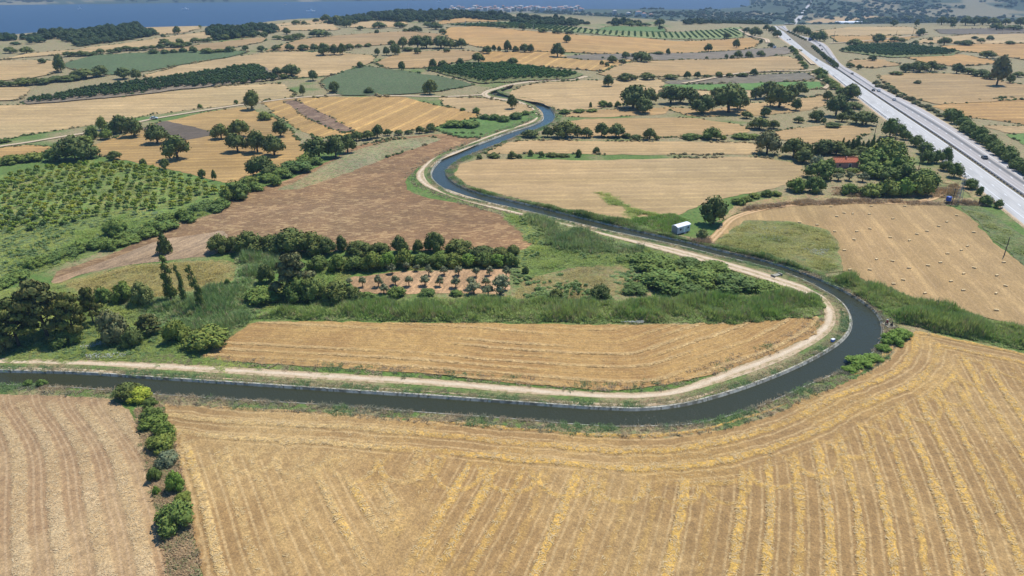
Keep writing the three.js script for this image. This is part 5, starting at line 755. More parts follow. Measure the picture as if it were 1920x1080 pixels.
{ // far-off trees that dot the plain and the hills
  const L = []; for (let i = 0; i < 26000 && L.length < 3200; i++) { const d = rr(2000, 5200), a = rr(-0.14, 0.8), x = a * d, z = -d, y = h0(x, z); if (y < SEA + 4 || fbm(x / 210, z / 210, 3) < 0.47) continue; L.push({ x, y: y - 0.5, z, r: rr(0, 6), w: rr(11, 22), h: rr(7, 12), c: [1, 1, 1].map(() => rr(0.8, 1.2)) }); }
  instanced('distant_trees', V.oak[1].crown, std({ color: rgb(0.08, 0.115, 0.055), vertexColors: true, side: THREE.DoubleSide }), L, 'countless far-off trees dotting the hazy coastal plain and hills', 'trees');
  const M = []; for (let i = 0; i < 26000 && M.length < 1500; i++) { const d = rr(4200, 6600), a = rr(-0.8, 0.05), x = a * d, z = -d, y = h0(x, z); if (y < SEA + 4 || fbm(x / 260, z / 260, 3) < 0.5) continue; M.push({ x, y: y - 0.5, z, r: rr(0, 6), w: rr(16, 34), h: rr(8, 14), c: [1, 1, 1].map(() => rr(0.8, 1.2)) }); }
  instanced('distant_trees', V.oak[1].crown, std({ color: rgb(0.05, 0.07, 0.04), vertexColors: true, side: THREE.DoubleSide }), M, 'countless far-off trees on the shore across the strait', 'trees');
}

// ------------------------------------------------------------------ reeds, weeds and grass
const bladeSet = (n, h, spread, w, bend) => { const pos = [], col = []; for (let i = 0; i < n; i++) { const a = rr(0, 6.28), r = rr(0, spread), x = Math.cos(a) * r, z = Math.sin(a) * r, b = rr(0, 6.28), dx = Math.cos(b), dz = Math.sin(b), hh = h * rr(0.65, 1.15), l = bend * rr(0.3, 1), k = rr(0.75, 1.25); const P = [[x - dz * w, 0, z + dx * w], [x + dz * w, 0, z - dx * w], [x + dx * l * 0.35 + dz * w * 0.9, hh * 0.6, z + dz * l * 0.35 - dx * w * 0.9], [x + dx * l * 0.35 - dz * w * 0.9, hh * 0.6, z + dz * l * 0.35 + dx * w * 0.9], [x + dx * l, hh, z + dz * l]]; for (const t of [[0, 1, 2], [0, 2, 3], [3, 2, 4]]) for (const j of t) { pos.push(...P[j]); col.push(k, k, k); } } const g = new THREE.BufferGeometry(); g.setAttribute('position', new THREE.Float32BufferAttribute(pos, 3)); g.computeVertexNormals(); g.setAttribute('color', new THREE.Float32BufferAttribute(col, 3)); return g; };
const reedG = bladeSet(12, 1, 0.5, 0.06, 0.75), grassG = bladeSet(14, 1, 0.9, 0.08, 1.0), leafyG = leafCloud(ball(4, 0.3, 0.55, 0.3, 0.24, 0.26), 90, 0.17, { wild: 0.6, core: 0.7 });
const greenM = () => new THREE.MeshPhysicalMaterial({ color: 0xffffff, vertexColors: true, side: THREE.DoubleSide, roughness: 1, transmission: 0.3, thickness: 0 });
function cover(name, geo, polys, label, category) {
  const L = []; for (const [px, n, w, h, cA, cB, fn] of polys) { let P = toWorld(px); { const Q = []; P.forEach((a, k) => { const b = P[(k + 1) % P.length], n = Math.max(1, Math.round(Math.hypot(b[0] - a[0], b[1] - a[1]) / 1.2)); for (let m = 0; m < n; m++) { const x = mix(a[0], b[0], m / n), z = mix(a[1], b[1], m / n); Q.push([x + 3.2 * (fbm(x / 3, z / 3, 2) - 0.5), z + 3.2 * (fbm(x / 3 + 50, z / 3, 2) - 0.5)]); } }); P = Q; } const PC = P.filter((_, k) => k % 2 === 0); scatter(P, n, (x, z) => { if (canalGap(x, z) < 0.9) return false; const q = fbm(x / 8 + 5, z / 8, 3); if (fn && !fn(x, z, q)) return false; const t = clamp(q * 1.6 - 0.3 + rr(-0.25, 0.25)), b = rr(0.85, 1.15); L.push({ x, y: h0(x, z) - 0.02, z, r: rr(0, 6.28), tx: rr(-0.1, 0.1), tz: rr(-0.1, 0.1), w: w * rr(0.7, 1.3), h: h * rr(0.55, 1.3) * clamp(1 + 2.6 * (fbm(x / 6 + 3, z / 6, 3) - 0.5), 0.35, 1.6) * (0.3 + 0.7 * ss(0, 2.6, distLine(PC, x, z))), c: name === 'reeds' && rnd() < 0.13 ? [0.5 * b, 0.42 * b, 0.2 * b] : [mix(cA[0], cB[0], t) * b, mix(cA[1], cB[1], t) * b, mix(cA[2], cB[2], t) * b] }); return true; }); }
  return instanced(name, geo, greenM(), L, label, category);
}
const REED_A = [0.32, 0.46, 0.085], REED_B = [0.50, 0.56, 0.16];
cover('reeds', reedG, [[[[470, 598], [520, 582], [640, 566], [800, 566], [950, 562], [1100, 568], [1300, 560], [1450, 552], [1530, 560], [1548, 578], [1530, 592], [1400, 606], [1250, 606], [1000, 604], [700, 602]], 11000, 1.2, 1.95, REED_A, REED_B]], 'dense green reed bed behind the golden strip field', 'reeds');
cover('reeds', reedG, [[[[1545, 517], [1600, 524], [1700, 558], [1800, 588], [1920, 618], [2000, 640], [2000, 684], [1920, 656], [1800, 632], [1720, 612], [1665, 598], [1650, 585], [1620, 562], [1580, 540]], 8500, 1.2, 2.1, REED_A, REED_B]], 'dense green reeds between the canal and the baled field', 'reeds');
cover('reeds', reedG, [[[[975, 402], [1000, 402], [1120, 440], [1220, 468], [1200, 482], [1110, 478], [1030, 470], [1010, 440]], 2600, 1.2, 1.6, [0.276, 0.382, 0.116], [0.443, 0.500, 0.166]], [[[200, 560], [300, 560], [400, 540], [470, 520], [500, 560], [480, 590], [420, 640], [360, 640], [300, 610]], 4200, 1.2, 1.7, [0.249, 0.382, 0.100], [0.386, 0.483, 0.149]], [[[440, 475], [520, 480], [560, 500], [500, 520], [440, 530]], 900, 1.2, 1.9, [0.276, 0.407, 0.116], [0.415, 0.500, 0.166]]], 'pale green reeds scattered through the wet hollow', 'reeds');
cover('reeds', reedG, [[[[850, 332], [870, 350], [975, 376], [1090, 400], [1180, 418], [1290, 450], [1345, 462], [1440, 480], [1545, 512], [1540, 522], [1440, 492], [1300, 457], [1150, 424], [980, 384], [880, 358]], 5200, 1.1, 1.3, [0.194, 0.305, 0.066], [0.359, 0.432, 0.100]], [[[1100, 400], [1180, 412], [1265, 400], [1290, 410], [1270, 440], [1230, 440], [1180, 425]], 1600, 1.1, 1.0, [0.221, 0.382, 0.050], [0.359, 0.483, 0.083]]], 'green reeds and weeds along the outer bank of the upper canal', 'reeds');
cover('dry_reeds', reedG, [[[[1370, 400], [1400, 388], [1500, 376], [1620, 374], [1780, 378], [1830, 378], [1855, 388], [1800, 386], [1620, 383], [1500, 386], [1420, 396]], 1900, 1.1, 1.4, [0.430, 0.306, 0.176], [0.600, 0.428, 0.215]], [[[1560, 350], [1620, 352], [1740, 355], [1800, 345], [1800, 372], [1620, 372], [1560, 368]], 1500, 1.1, 1.2, [0.391, 0.306, 0.137], [0.586, 0.388, 0.196]], [[[1285, 452], [1330, 445], [1340, 462], [1300, 462]], 250, 1, 1.3, [0.391, 0.286, 0.156], [0.547, 0.367, 0.196]]], 'rusty dry reeds above the baled field', 'reeds');
const G_A = [0.145, 0.212, 0.051], G_B = [0.289, 0.340, 0.102];
cover('grass', grassG, [
  [[[0, 660], [100, 640], [380, 600], [470, 600], [380, 665], [480, 690], [640, 698], [400, 690], [200, 676], [0, 676]], 3600, 1.2, 0.4, [0.241, 0.347, 0.050], [0.402, 0.435, 0.077]],
  [[[0, 545], [110, 535], [160, 560], [260, 575], [300, 600], [200, 640], [0, 640]], 3200, 1.3, 0.45, [0.241, 0.330, 0.050], [0.443, 0.451, 0.077]],
  [[[120, 535], [240, 500], [330, 494], [420, 490], [465, 502], [440, 530], [400, 558], [300, 562], [200, 558]], 2200, 1.1, 0.35, [0.443, 0.365, 0.088], [0.550, 0.417, 0.121]],
  [[[940, 398], [1100, 432], [1280, 484], [1440, 530], [1530, 558], [1300, 560], [1230, 556], [1235, 520], [1160, 497], [1060, 498], [990, 520], [960, 480], [1000, 460]], 7000, 1.2, 0.45, [0.241, 0.347, 0.050], [0.422, 0.451, 0.077]],
  [[[990, 522], [1080, 500], [1160, 498], [1228, 518], [1200, 550], [1100, 566], [950, 566]], 1500, 1.0, 0.3, [0.402, 0.330, 0.088], [0.550, 0.435, 0.154]],
  [[[1340, 456], [1372, 432], [1398, 413], [1480, 416], [1553, 432], [1573, 462], [1580, 510], [1545, 512], [1480, 492], [1400, 474]], 5000, 1.0, 0.4, [0.302, 0.347, 0.066], [0.523, 0.451, 0.121]],
  [[[0, 420], [200, 405], [300, 398], [400, 374], [425, 362], [400, 400], [300, 432], [200, 470], [0, 530]], 5200, 1.2, 0.45, [0.241, 0.365, 0.050], [0.443, 0.469, 0.077]],
  [[[0, 345], [150, 305], [240, 306], [330, 325], [420, 355], [300, 398], [150, 415], [0, 425]], 3000, 1.2, 0.3, [0.282, 0.365, 0.055], [0.550, 0.486, 0.121]],
  [[[1800, 388], [1835, 388], [1920, 450], [1990, 490], [1990, 550], [1865, 450]], 1800, 1.0, 0.4, [0.241, 0.312, 0.066], [0.402, 0.400, 0.099]],
  [[[1115, 362], [1140, 362], [1200, 394], [1250, 404], [1270, 412], [1250, 436], [1190, 420], [1150, 392]], 1400, 1.0, 0.5, [0.282, 0.382, 0.055], [0.443, 0.451, 0.077], (x, z, q) => q > 0.3],
  [[[650, 480], [960, 480], [960, 500], [655, 512], [640, 560], [960, 556], [960, 566], [500, 590], [470, 560]], 1500, 1.1, 0.4, [0.241, 0.347, 0.050], [0.483, 0.451, 0.099]]], 'uneven green grass and weeds in the hollow, meadow and banks', 'grass');
cover('weeds', leafyG, [
  [[[940, 398], [1100, 432], [1280, 484], [1440, 530], [1530, 558], [1300, 560], [1100, 570], [950, 566], [960, 480], [1000, 460]], 900, 1.6, 0.9, [0.136, 0.238, 0.048], [0.238, 0.323, 0.068], (x, z, q) => q > 0.5],
  [[[0, 400], [200, 400], [300, 395], [400, 372], [400, 400], [300, 432], [200, 470], [0, 530]], 700, 1.6, 0.9, [0.128, 0.221, 0.051], [0.221, 0.306, 0.068], (x, z, q) => q > 0.5],
  [[[0, 640], [380, 600], [470, 600], [380, 665], [200, 676], [0, 676]], 500, 1.4, 0.7, [0.128, 0.221, 0.051], [0.238, 0.323, 0.085]]], 'leafy green weeds spread through the hollow', 'weeds');
{ // verges of the canal and track edges
  const L = [], put = (p, w, h, c) => { const b = rr(0.8, 1.2); L.push({ x: p[0], y: h0(p[0], p[1]) + 0.02, z: p[1], r: rr(0, 6.28), w: w * rr(0.7, 1.3), h: h * rr(0.6, 1.4), c: c.map((k) => k * b) }); };
  for (let i = 0; i < IN.length; i++) for (let k = 0; k < 16; k++) {
    const d = -IN[i][1]; if (d > 420 && k > 5) continue;
    const jl = rr(-0.9, 0.9), o = rr(-2.7, -0.75), p = [IN[i][0] + across[i][0] * o - across[i][1] * jl, IN[i][1] + across[i][1] * o + across[i][0] * jl], q = fbm(p[0] / 5, p[1] / 5, 3); if (rnd() < q * 1.5 - 0.05) put(p, 0.6, 0.3, q > 0.55 ? [0.170, 0.255, 0.076] : [0.374, 0.323, 0.153]);
    const o2 = -Math.pow(rnd(), 1.5) * 3.6 - 0.35, r = [OUT[i][0] - across[i][0] * o2 - across[i][1] * jl, OUT[i][1] - across[i][1] * o2 + across[i][0] * jl], q2 = fbm(r[0] / 6 + 8, r[1] / 6, 3); if (rnd() < q2 * 1.8) put(r, 0.65, 0.42, q2 > 0.56 ? [0.170, 0.264, 0.076] : q2 > 0.45 ? [0.272, 0.255, 0.145] : [0.425, 0.323, 0.178]);
  }
  for (let i = 0; i < trackLine.length; i++) for (let k = 0; k < 14; k++) { const p = trackLine[i], g = canalGap(p[0], p[1]), jl2 = rr(-1, 1), a = sideways(trackLine.slice(Math.max(0, i - 1), i + 2), (rr(2.5, 6.5)) * (rnd() < 0.5 ? 1 : -1)), r = a[Math.min(1, a.length - 1)]; r[0] += jl2; r[1] += rr(-0.6, 0.6); if (canalGap(r[0], r[1]) < g || canalGap(r[0], r[1]) < 1.2) continue; if (-r[1] > 450 && k > 4) continue; const q = fbm(r[0] / 6 + 3, r[1] / 6, 3); if (rnd() < q * 1.6) put(r, 0.7, 0.36, q > 0.56 ? [0.187, 0.255, 0.085] : [0.408, 0.306, 0.170]); }
  const hp = toWorld([[255, 770], [300, 760], [330, 850], [352, 960], [372, 1080], [322, 1080], [296, 950], [276, 860]]); scatter(hp, 1500, (x, z) => { put([x, z], 0.8, 0.5, rnd() < 0.2 ? [0.272, 0.289, 0.102] : [0.544, 0.374, 0.187]); return true; });
  instanced('verge_grass', grassG, greenM(), L, 'mixed dry and green tufts along the canal, track and hedge', 'grass');
}
{ // pale flowers in the meadow and by the pines
  const fg = new THREE.IcosahedronGeometry(0.14, 0), L = []; for (const px of [[[1400, 425], [1480, 430], [1470, 455], [1430, 450]], [[1500, 468], [1560, 470], [1540, 482]], [[150, 652], [205, 640], [200, 648], [155, 658]], [[160, 668], [240, 664], [235, 672], [165, 676]], [[1160, 606], [1210, 604], [1205, 609]]]) scatter(toWorld(px), 130, (x, z) => { L.push({ x, y: rr(0.35, 0.7), z, r: 0, w: rr(0.5, 1.1), h: rr(0.3, 0.6), c: [0.500, 0.500, 0.420] }); return true; });
  instanced('wild_flowers', fg, std({ color: 0xffffff }), L, 'white wild flowers in the meadow and below the pines', 'flowers');
}

{ // rough margins of weeds and low scrub along the field edges
  const L = []; for (const P of fieldPolys) for (let i = 0; i < P.length; i++) { const a = P[i], b = P[(i + 1) % P.length], d = -a[1]; if (d < 330 || d > 1500) continue; const l = Math.hypot(b[0] - a[0], b[1] - a[1]), n = l * (d < 400 ? 0.9 : 0.3); for (let k = 0; k < n || rnd() < n - k; k++) { if (k > 12) break; const t = rnd(), x = mix(a[0], b[0], t) + rr(-1.2, 1.2), z = mix(a[1], b[1], t) + rr(-1.2, 1.2), q = fbm(x / 14 + 4, z / 14, 3); if (q < 0.46 || canalGap(x, z) < 1 || (d < 420 && distLine(trackLine, x, z) < 3)) continue; const g = ss(0.4, 0.62, fbm(x / 30 + 8, z / 30, 2)), w = rr(0.8, 2.2) * (d > 500 ? 1.7 : 1), b2 = rr(0.8, 1.2); L.push({ x, y: h0(x, z), z, r: rr(0, 6.28), w, h: w * rr(0.3, 0.75), c: [mix(0.40, 0.13, g) * b2, mix(0.32, 0.18, g) * b2, mix(0.15, 0.05, g) * b2] }); } }
  console.log('margin', L.length);
  instanced('field_margin_scrub', leafyG, std({ color: 0xffffff, vertexColors: true, side: THREE.DoubleSide }), L, 'low scrub and weeds along the margins of the fields', 'scrub');
}
// ------------------------------------------------------------------ buildings and small things
const box = (w, h, d, x = 0, y = 0, z = 0) => { const g = new THREE.BoxGeometry(w, h, d); g.translate(x, y, z); return g; };
{ // white cabin on the canal bank, with barrel roof
  const p = G(1276, 436), g = thing('cabin', p, 0.62), L = 6.4, W = 2.6, H = 2.3, wall = std({ color: rgb(0.56, 0.58, 0.6), roughness: 0.8 }), grey = std({ color: rgb(0.36, 0.33, 0.30), roughness: 0.9 }), white = std({ color: rgb(0.86, 0.87, 0.88), roughness: 0.5 });
  mesh('wall', box(L, H, 0.1, 0, 0.45 + H / 2, W / 2 - 0.05), wall, g); mesh('wall', box(L, H, 0.1, 0, 0.45 + H / 2, -W / 2 + 0.05), wall, g);
  mesh('end_wall', box(0.1, H, W - 0.2, -L / 2 + 0.05, 0.45 + H / 2, 0), grey, g); mesh('end_wall', box(0.1, H, W - 0.2, L / 2 - 0.05, 0.45 + H / 2, 0), grey, g); mesh('floor', box(L, 0.12, W, 0, 0.38, 0), grey, g);
  const s = new THREE.Shape(); s.moveTo(-W / 2 - 0.15, 0); s.quadraticCurveTo(0, 0.9, W / 2 + 0.15, 0); s.lineTo(W / 2 + 0.15, -0.1); s.quadraticCurveTo(0, 0.75, -W / 2 - 0.15, -0.1); const rg = new THREE.ExtrudeGeometry(s, { depth: L + 0.3, bevelEnabled: false, curveSegments: 12 }); rg.translate(0, 0, -L / 2 - 0.15); rg.rotateY(Math.PI / 2); rg.translate(0, 0.45 + H + 0.08, 0); mesh('roof', rg, white, g);
  const gs = new THREE.Shape(); gs.moveTo(-W / 2, 0); gs.quadraticCurveTo(0, 0.78, W / 2, 0); for (const x of [-L / 2 + 0.02, L / 2 - 0.08]) { const e = new THREE.ExtrudeGeometry(gs, { depth: 0.06, bevelEnabled: false }); e.rotateY(Math.PI / 2); e.translate(x, 0.45 + H, 0); mesh('gable', e, grey, g); }
  for (const x of [-1.7, 2.1]) { const w = mesh('window', box(0.9, 0.8, 0.06, x, 1.85, W / 2 + 0.02), glassM, g); mesh('frame', mergeGeometries([box(1.06, 0.08, 0.09, x, 2.29, W / 2 + 0.03), box(1.06, 0.08, 0.09, x, 1.41, W / 2 + 0.03), box(0.08, 0.8, 0.09, x - 0.49, 1.85, W / 2 + 0.03), box(0.08, 0.8, 0.09, x + 0.49, 1.85, W / 2 + 0.03)]), white, w); }
  const d = mesh('door', box(0.85, 1.9, 0.07, 0.35, 1.42, W / 2 + 0.025), white, g); mesh('handle', box(0.05, 0.16, 0.06, 0.68, 1.4, W / 2 + 0.08), tyreM, d);
  mesh('step', box(1.0, 0.22, 0.6, 0.35, 0.16, W / 2 + 0.35), grey, g);
  for (const x of [-2.4, 2.4]) for (const z of [-1, 1]) { const w = mesh('wheel', wheelG, tyreM, g); w.position.set(x, 0.3, z); }
  tag(g, 'white cabin on wheels with a barrel roof on the canal bank', 'cabin');
}
{ // house with red tiled roof
  const p = G(1581, 313), g = thing('house', p, 0.06), L = 11.5, W = 5.2, H = 3.0, wall = std({ color: rgb(0.50, 0.27, 0.24), roughness: 0.9 }), white = std({ color: rgb(0.75, 0.74, 0.72) });
  const tile = dataTex(256, 256, (u, v, c) => { const k = 0.72 + 0.25 * Math.abs(Math.sin(u * 3.1416 * 16)) + 0.2 * (tn(u, v, 40) - 0.5) - 0.12 * (v * 8 - Math.floor(v * 8) < 0.12 ? 1 : 0); c[0] = 214 * k; c[1] = 124 * k; c[2] = 88 * k; });
  const roofM = std({ map: tile });
  mesh('wall', mergeGeometries([box(L, H, 0.2, 0, H / 2, W / 2 - 0.1), box(L, H, 0.2, 0, H / 2, -W / 2 + 0.1), box(0.2, H, W - 0.4, -L / 2 + 0.1, H / 2, 0), box(0.2, H, W - 0.4, L / 2 - 0.1, H / 2, 0)]), wall, g);
  const gs = new THREE.Shape(); gs.moveTo(-W / 2, 0); gs.lineTo(W / 2, 0); gs.lineTo(0, 1.5); for (const x of [-L / 2, L / 2 - 0.2]) { const e = new THREE.ExtrudeGeometry(gs, { depth: 0.2, bevelEnabled: false }); e.rotateY(Math.PI / 2); e.translate(x, H, 0); mesh('gable', e, wall, g); }
  const sl = Math.atan2(1.5, W / 2), rl = Math.hypot(1.5, W / 2) + 0.5; for (const s of [-1, 1]) { const r = mesh('roof', box(L + 0.7, 0.14, rl, 0, 0, 0), roofM, g); r.rotation.x = s * sl; r.position.set(0, H + 0.74 - 0.1, s * (W / 4 + 0.1)); if (s > 0) mesh('chimney', box(0.5, 0.8, 0.5, 0.3, 0.45, -rl / 2 + 0.5), wall, r); }
  mesh('ridge', box(L + 0.7, 0.16, 0.3, 0, H + 1.62, 0), roofM, g);
  const d = mesh('door', box(0.9, 2.0, 0.08, 1.6, 1.0, W / 2 + 0.03), glassM, g); mesh('door_frame', mergeGeometries([box(0.16, 2.2, 0.12, 1.06, 1.1, W / 2 + 0.05), box(0.16, 2.2, 0.12, 2.14, 1.1, W / 2 + 0.05), box(0.92, 0.16, 0.12, 1.6, 2.12, W / 2 + 0.05)]), white, d);
  for (const x of [-3.2]) { const w = mesh('window', box(1.0, 0.9, 0.06, x, 1.6, W / 2 + 0.02), glassM, g); mesh('sill', box(1.2, 0.1, 0.2, x, 1.1, W / 2 + 0.08), white, w); }
  tag(g, 'long pink house with a terracotta tiled roof among garden trees', 'house');
}
{ // blue water tank on a wooden stand
  const p = G(1777, 381), g = thing('water_tank', p, 0.1), blue = std({ color: rgb(0.035, 0.10, 0.42), roughness: 0.45 }), wood = std({ color: rgb(0.22, 0.17, 0.12) });
  const tg = new THREE.CylinderGeometry(1.25, 1.25, 1.8, 26, 1); tg.translate(0, 2.3, 0); mesh('tank', tg, blue, g); const dg = new THREE.SphereGeometry(1.25, 26, 8, 0, 6.29, 0, Math.PI / 2); dg.scale(1, 0.35, 1); dg.translate(0, 3.2, 0); mesh('dome_lid', dg, blue, g);
  for (const y of [1.7, 2.3, 2.9]) { const r = new THREE.TorusGeometry(1.26, 0.05, 6, 26); r.rotateX(Math.PI / 2); r.translate(0, y, 0); mesh('rib', r, blue, g); }
  mesh('platform', box(2.8, 0.14, 2.8, 0, 1.32, 0), wood, g); for (const x of [-1.25, 1.25]) for (const z of [-1.25, 1.25]) mesh('leg', box(0.16, 1.3, 0.16, x, 0.62, z), wood, g);
  g.scale.setScalar(0.78); tag(g, 'blue plastic water tank on a stand at the corner of the baled field', 'water tank');
}
const poleG = new THREE.CylinderGeometry(0.1, 0.15, 1, 8); poleG.translate(0, 0.5, 0);
function pole(px, py, top, label, col = [0.10, 0.085, 0.07], arm = true) { const p = G(px, py), H = (py - top) / p.s / Math.cos(p.dep), g = thing('utility_pole', p, 0.4), m = std({ color: rgb(...col) }); const k = p.s < 2 ? 1.6 : 1.1; const s = mesh('post', poleG, m, g); s.scale.set(k, H, k); if (arm) { mesh('cross_arm', box(1.9, 0.14, 0.14, 0, H - 0.5, 0), m, g); for (const x of [-0.8, 0, 0.8]) mesh('insulator', box(0.1, 0.22, 0.1, x, H - 0.32, 0), lampM, g); } tag(g, label, 'pole', 'utility poles'); }
pole(1784, 384, 353, 'dark wooden pole next to the blue water tank'); pole(1722, 318, 276, 'tall pole among the garden trees near the highway'); pole(1677, 269, 226, 'tall pole in front of the first highway pine'); pole(1640, 252, 233, 'short pole behind the tan garden field'); pole(1882, 481, 444, 'lone pole in the grass embankment by the baled field', [0.12, 0.11, 0.09], false);
pole(1562, 80, 60, 'far pole beside the highway junction'); pole(1711, 67, 52, 'far pole on the tan field edge'); pole(1680, 68, 58, 'farther pole between the tan field and the lane'); pole(873, 49, 38, 'white mast in front of the golden field on the ridge', [0.7, 0.7, 0.7], false); pole(1000, 56, 45, 'pale mast among the vine rows', [0.6, 0.6, 0.6], false);
{ // lattice pylon beside the tank
  const p = G(1796, 381), g = thing('lattice_pylon', p, 0.3), H = 11, m = std({ color: rgb(0.36, 0.37, 0.38), roughness: 0.6, metalness: 0.4 }), w = (y) => mix(0.8, 0.28, y / H);
  for (const [x, z] of [[-1, -1], [1, -1], [1, 1], [-1, 1]]) mesh('leg', limb([x * w(0), 0, z * w(0)], [x * w(H), H, z * w(H)], 0.07, 0.06), m, g);
  const br = []; for (let k = 0; k < 9; k++) { const a = H * k / 9, b = H * (k + 1) / 9; for (const [x, z, x2, z2] of [[-1, -1, 1, -1], [1, -1, 1, 1], [1, 1, -1, 1], [-1, 1, -1, -1]]) { br.push(limb([x * w(a), a, z * w(a)], [x2 * w(b), b, z2 * w(b)], 0.035, 0.035)); } } mesh('bracing', mergeGeometries(br), m, g);
  for (const y of [H - 0.3, H - 1.6]) mesh('cross_arm', box(3.2, 0.16, 0.2, 0, y, 0), m, g); for (const x of [-1.4, 0, 1.4]) mesh('insulator', box(0.14, 0.4, 0.14, x, H - 0.05, 0), lampM, g);
  tag(g, 'grey lattice power pylon between the blue tank and the highway', 'pylon');
}
{ // straw bales
  const S = [[834, 682], [907, 718], [866, 737], [1049, 724], [1181, 750], [657, 772], [755, 785], [854, 823], [978, 822], [1053, 807], [963, 868], [908, 928], [1166, 856], [1274, 873], [1316, 837], [1372, 820], [1438, 792], [1485, 768], [1541, 732], [1636, 827], [1600, 904], [1566, 927], [1488, 947], [1448, 997], [1378, 1014], [1271, 1028], [1179, 989], [1089, 979], [1051, 1038], [939, 1038], [1638, 1027], [1579, 1060], [1805, 996], [1765, 1070], [955, 722], [1060, 679], [1248, 679]].map(([x, y]) => [1280 + x / 3, 160 + y / 3]).concat([[1185, 338], [1239, 315], [1507, 323], [1577, 373], [1761, 391], [1815, 349], [1762, 486], [1362, 390]].map(([x, y]) => [1280 + x / 3, 420 + y / 3]));
  const straw = dataTex(128, 128, (u, v, c) => { const k = 0.7 + 0.3 * tn(u, v, 60, 20) + 0.2 * tn(u, v, 20, 60); c[0] = 244 * k; c[1] = 212 * k; c[2] = 156 * k; }), m = std({ map: straw }), twine = std({ color: rgb(0.25, 0.18, 0.1) });
  const bg = profile([[-0.58, 0], [0.58, 0], [0.6, 0.42], [-0.6, 0.44]], 0.62, 0.05), tg = mergeGeometries([-0.22, 0.22].map((x) => box(0.03, 0.53, 0.66, x, 0.22, 0)));
  const tank = G(1777, 381), L = S.map(([x, y]) => G(x, y + 1.5)).sort((a, b) => a.distanceTo(tank) - b.distanceTo(tank));
  L.forEach((p, i) => { p.y += 0.17; const g = thing("straw_bale", p, rr(-0.7, 0.7)); g.scale.setScalar(0.85); mesh('bale', bg, m, g); mesh('twine', tg, twine, g); tag(g, (i ? ord(i + 1) + ' nearest' : 'nearest') + ' straw bale to the blue water tank', 'straw bale', 'straw bales on the mown field'); });
}
{ // rubble at the orchard hedge
  const m = std({ color: rgb(0.5, 0.42, 0.33) }); const spots = [[262, 440, 1.5], [268, 437, 1.1], [257, 445, 1.0], [278, 436, 0.8], [252, 443, 0.7], [272, 443, 0.6], [410, 391, 0.9], [415, 388, 0.6]];
  spots.forEach(([x, y, r], i) => { const g = new THREE.IcosahedronGeometry(r * 0.75, 1), q = g.attributes.position; for (let k = 0; k < q.count; k++) { const s = 0.75 + 0.5 * vn(q.getX(k) * 2 + i * 9 + 30, q.getY(k) * 2 + q.getZ(k) + 30); q.setXYZ(k, q.getX(k) * s * 1.2, q.getY(k) * s * 0.75, q.getZ(k) * s); } g.computeVertexNormals(); const o = mesh('rock', g, m); o.position.copy(G(x, y)); o.position.y += r * 0.25; o.rotation.y = i; tag(o, ord(i + 1) + ' pale rock of the rubble at the orchard hedge by height in the picture', 'rock', 'rubble rocks at the orchard hedge'); });
}
{ // concrete outlet in the water and fishing platform
  const m = std({ map: T.concrete }); const p = G(1455, 517), g = thing('concrete_outlet', p, 0.5); mesh('slab', box(3.2, 0.5, 1.2, 0, 0.1, 0), m, g); mesh('side_wall', box(0.3, 0.9, 1.6, 1.5, 0.2, 0.2), m, g); mesh('side_wall', box(0.3, 0.9, 1.6, -1.5, 0.2, 0.2), m, g); tag(g, 'small broken concrete outlet at the canal edge', 'outlet');
  const q = G(1660, 611), s = mesh('concrete_slab', new THREE.BoxGeometry(2.2, 0.3, 2.6), std({ map: T.concrete, color: rgb(0.7, 0.68, 0.64) })); s.position.set(q.x + 0.8, 0.14, q.z); s.rotation.y = 0.2; tag(s, 'pale concrete fishing platform on the outer canal bank', 'platform');
  const b = G(1561, 641), bx = thing('cool_box', b, 0.5); mesh('box_body', box(0.9, 0.55, 0.6, 0, 0.4, 0), std({ color: rgb(0.12, 0.22, 0.55), roughness: 0.5 }), bx); mesh('lid', box(0.95, 0.14, 0.65, 0, 0.75, 0), std({ color: rgb(0.8, 0.8, 0.82), roughness: 0.5 }), bx); tag(bx, 'small blue box with white lid beside the track bend', 'box');
}
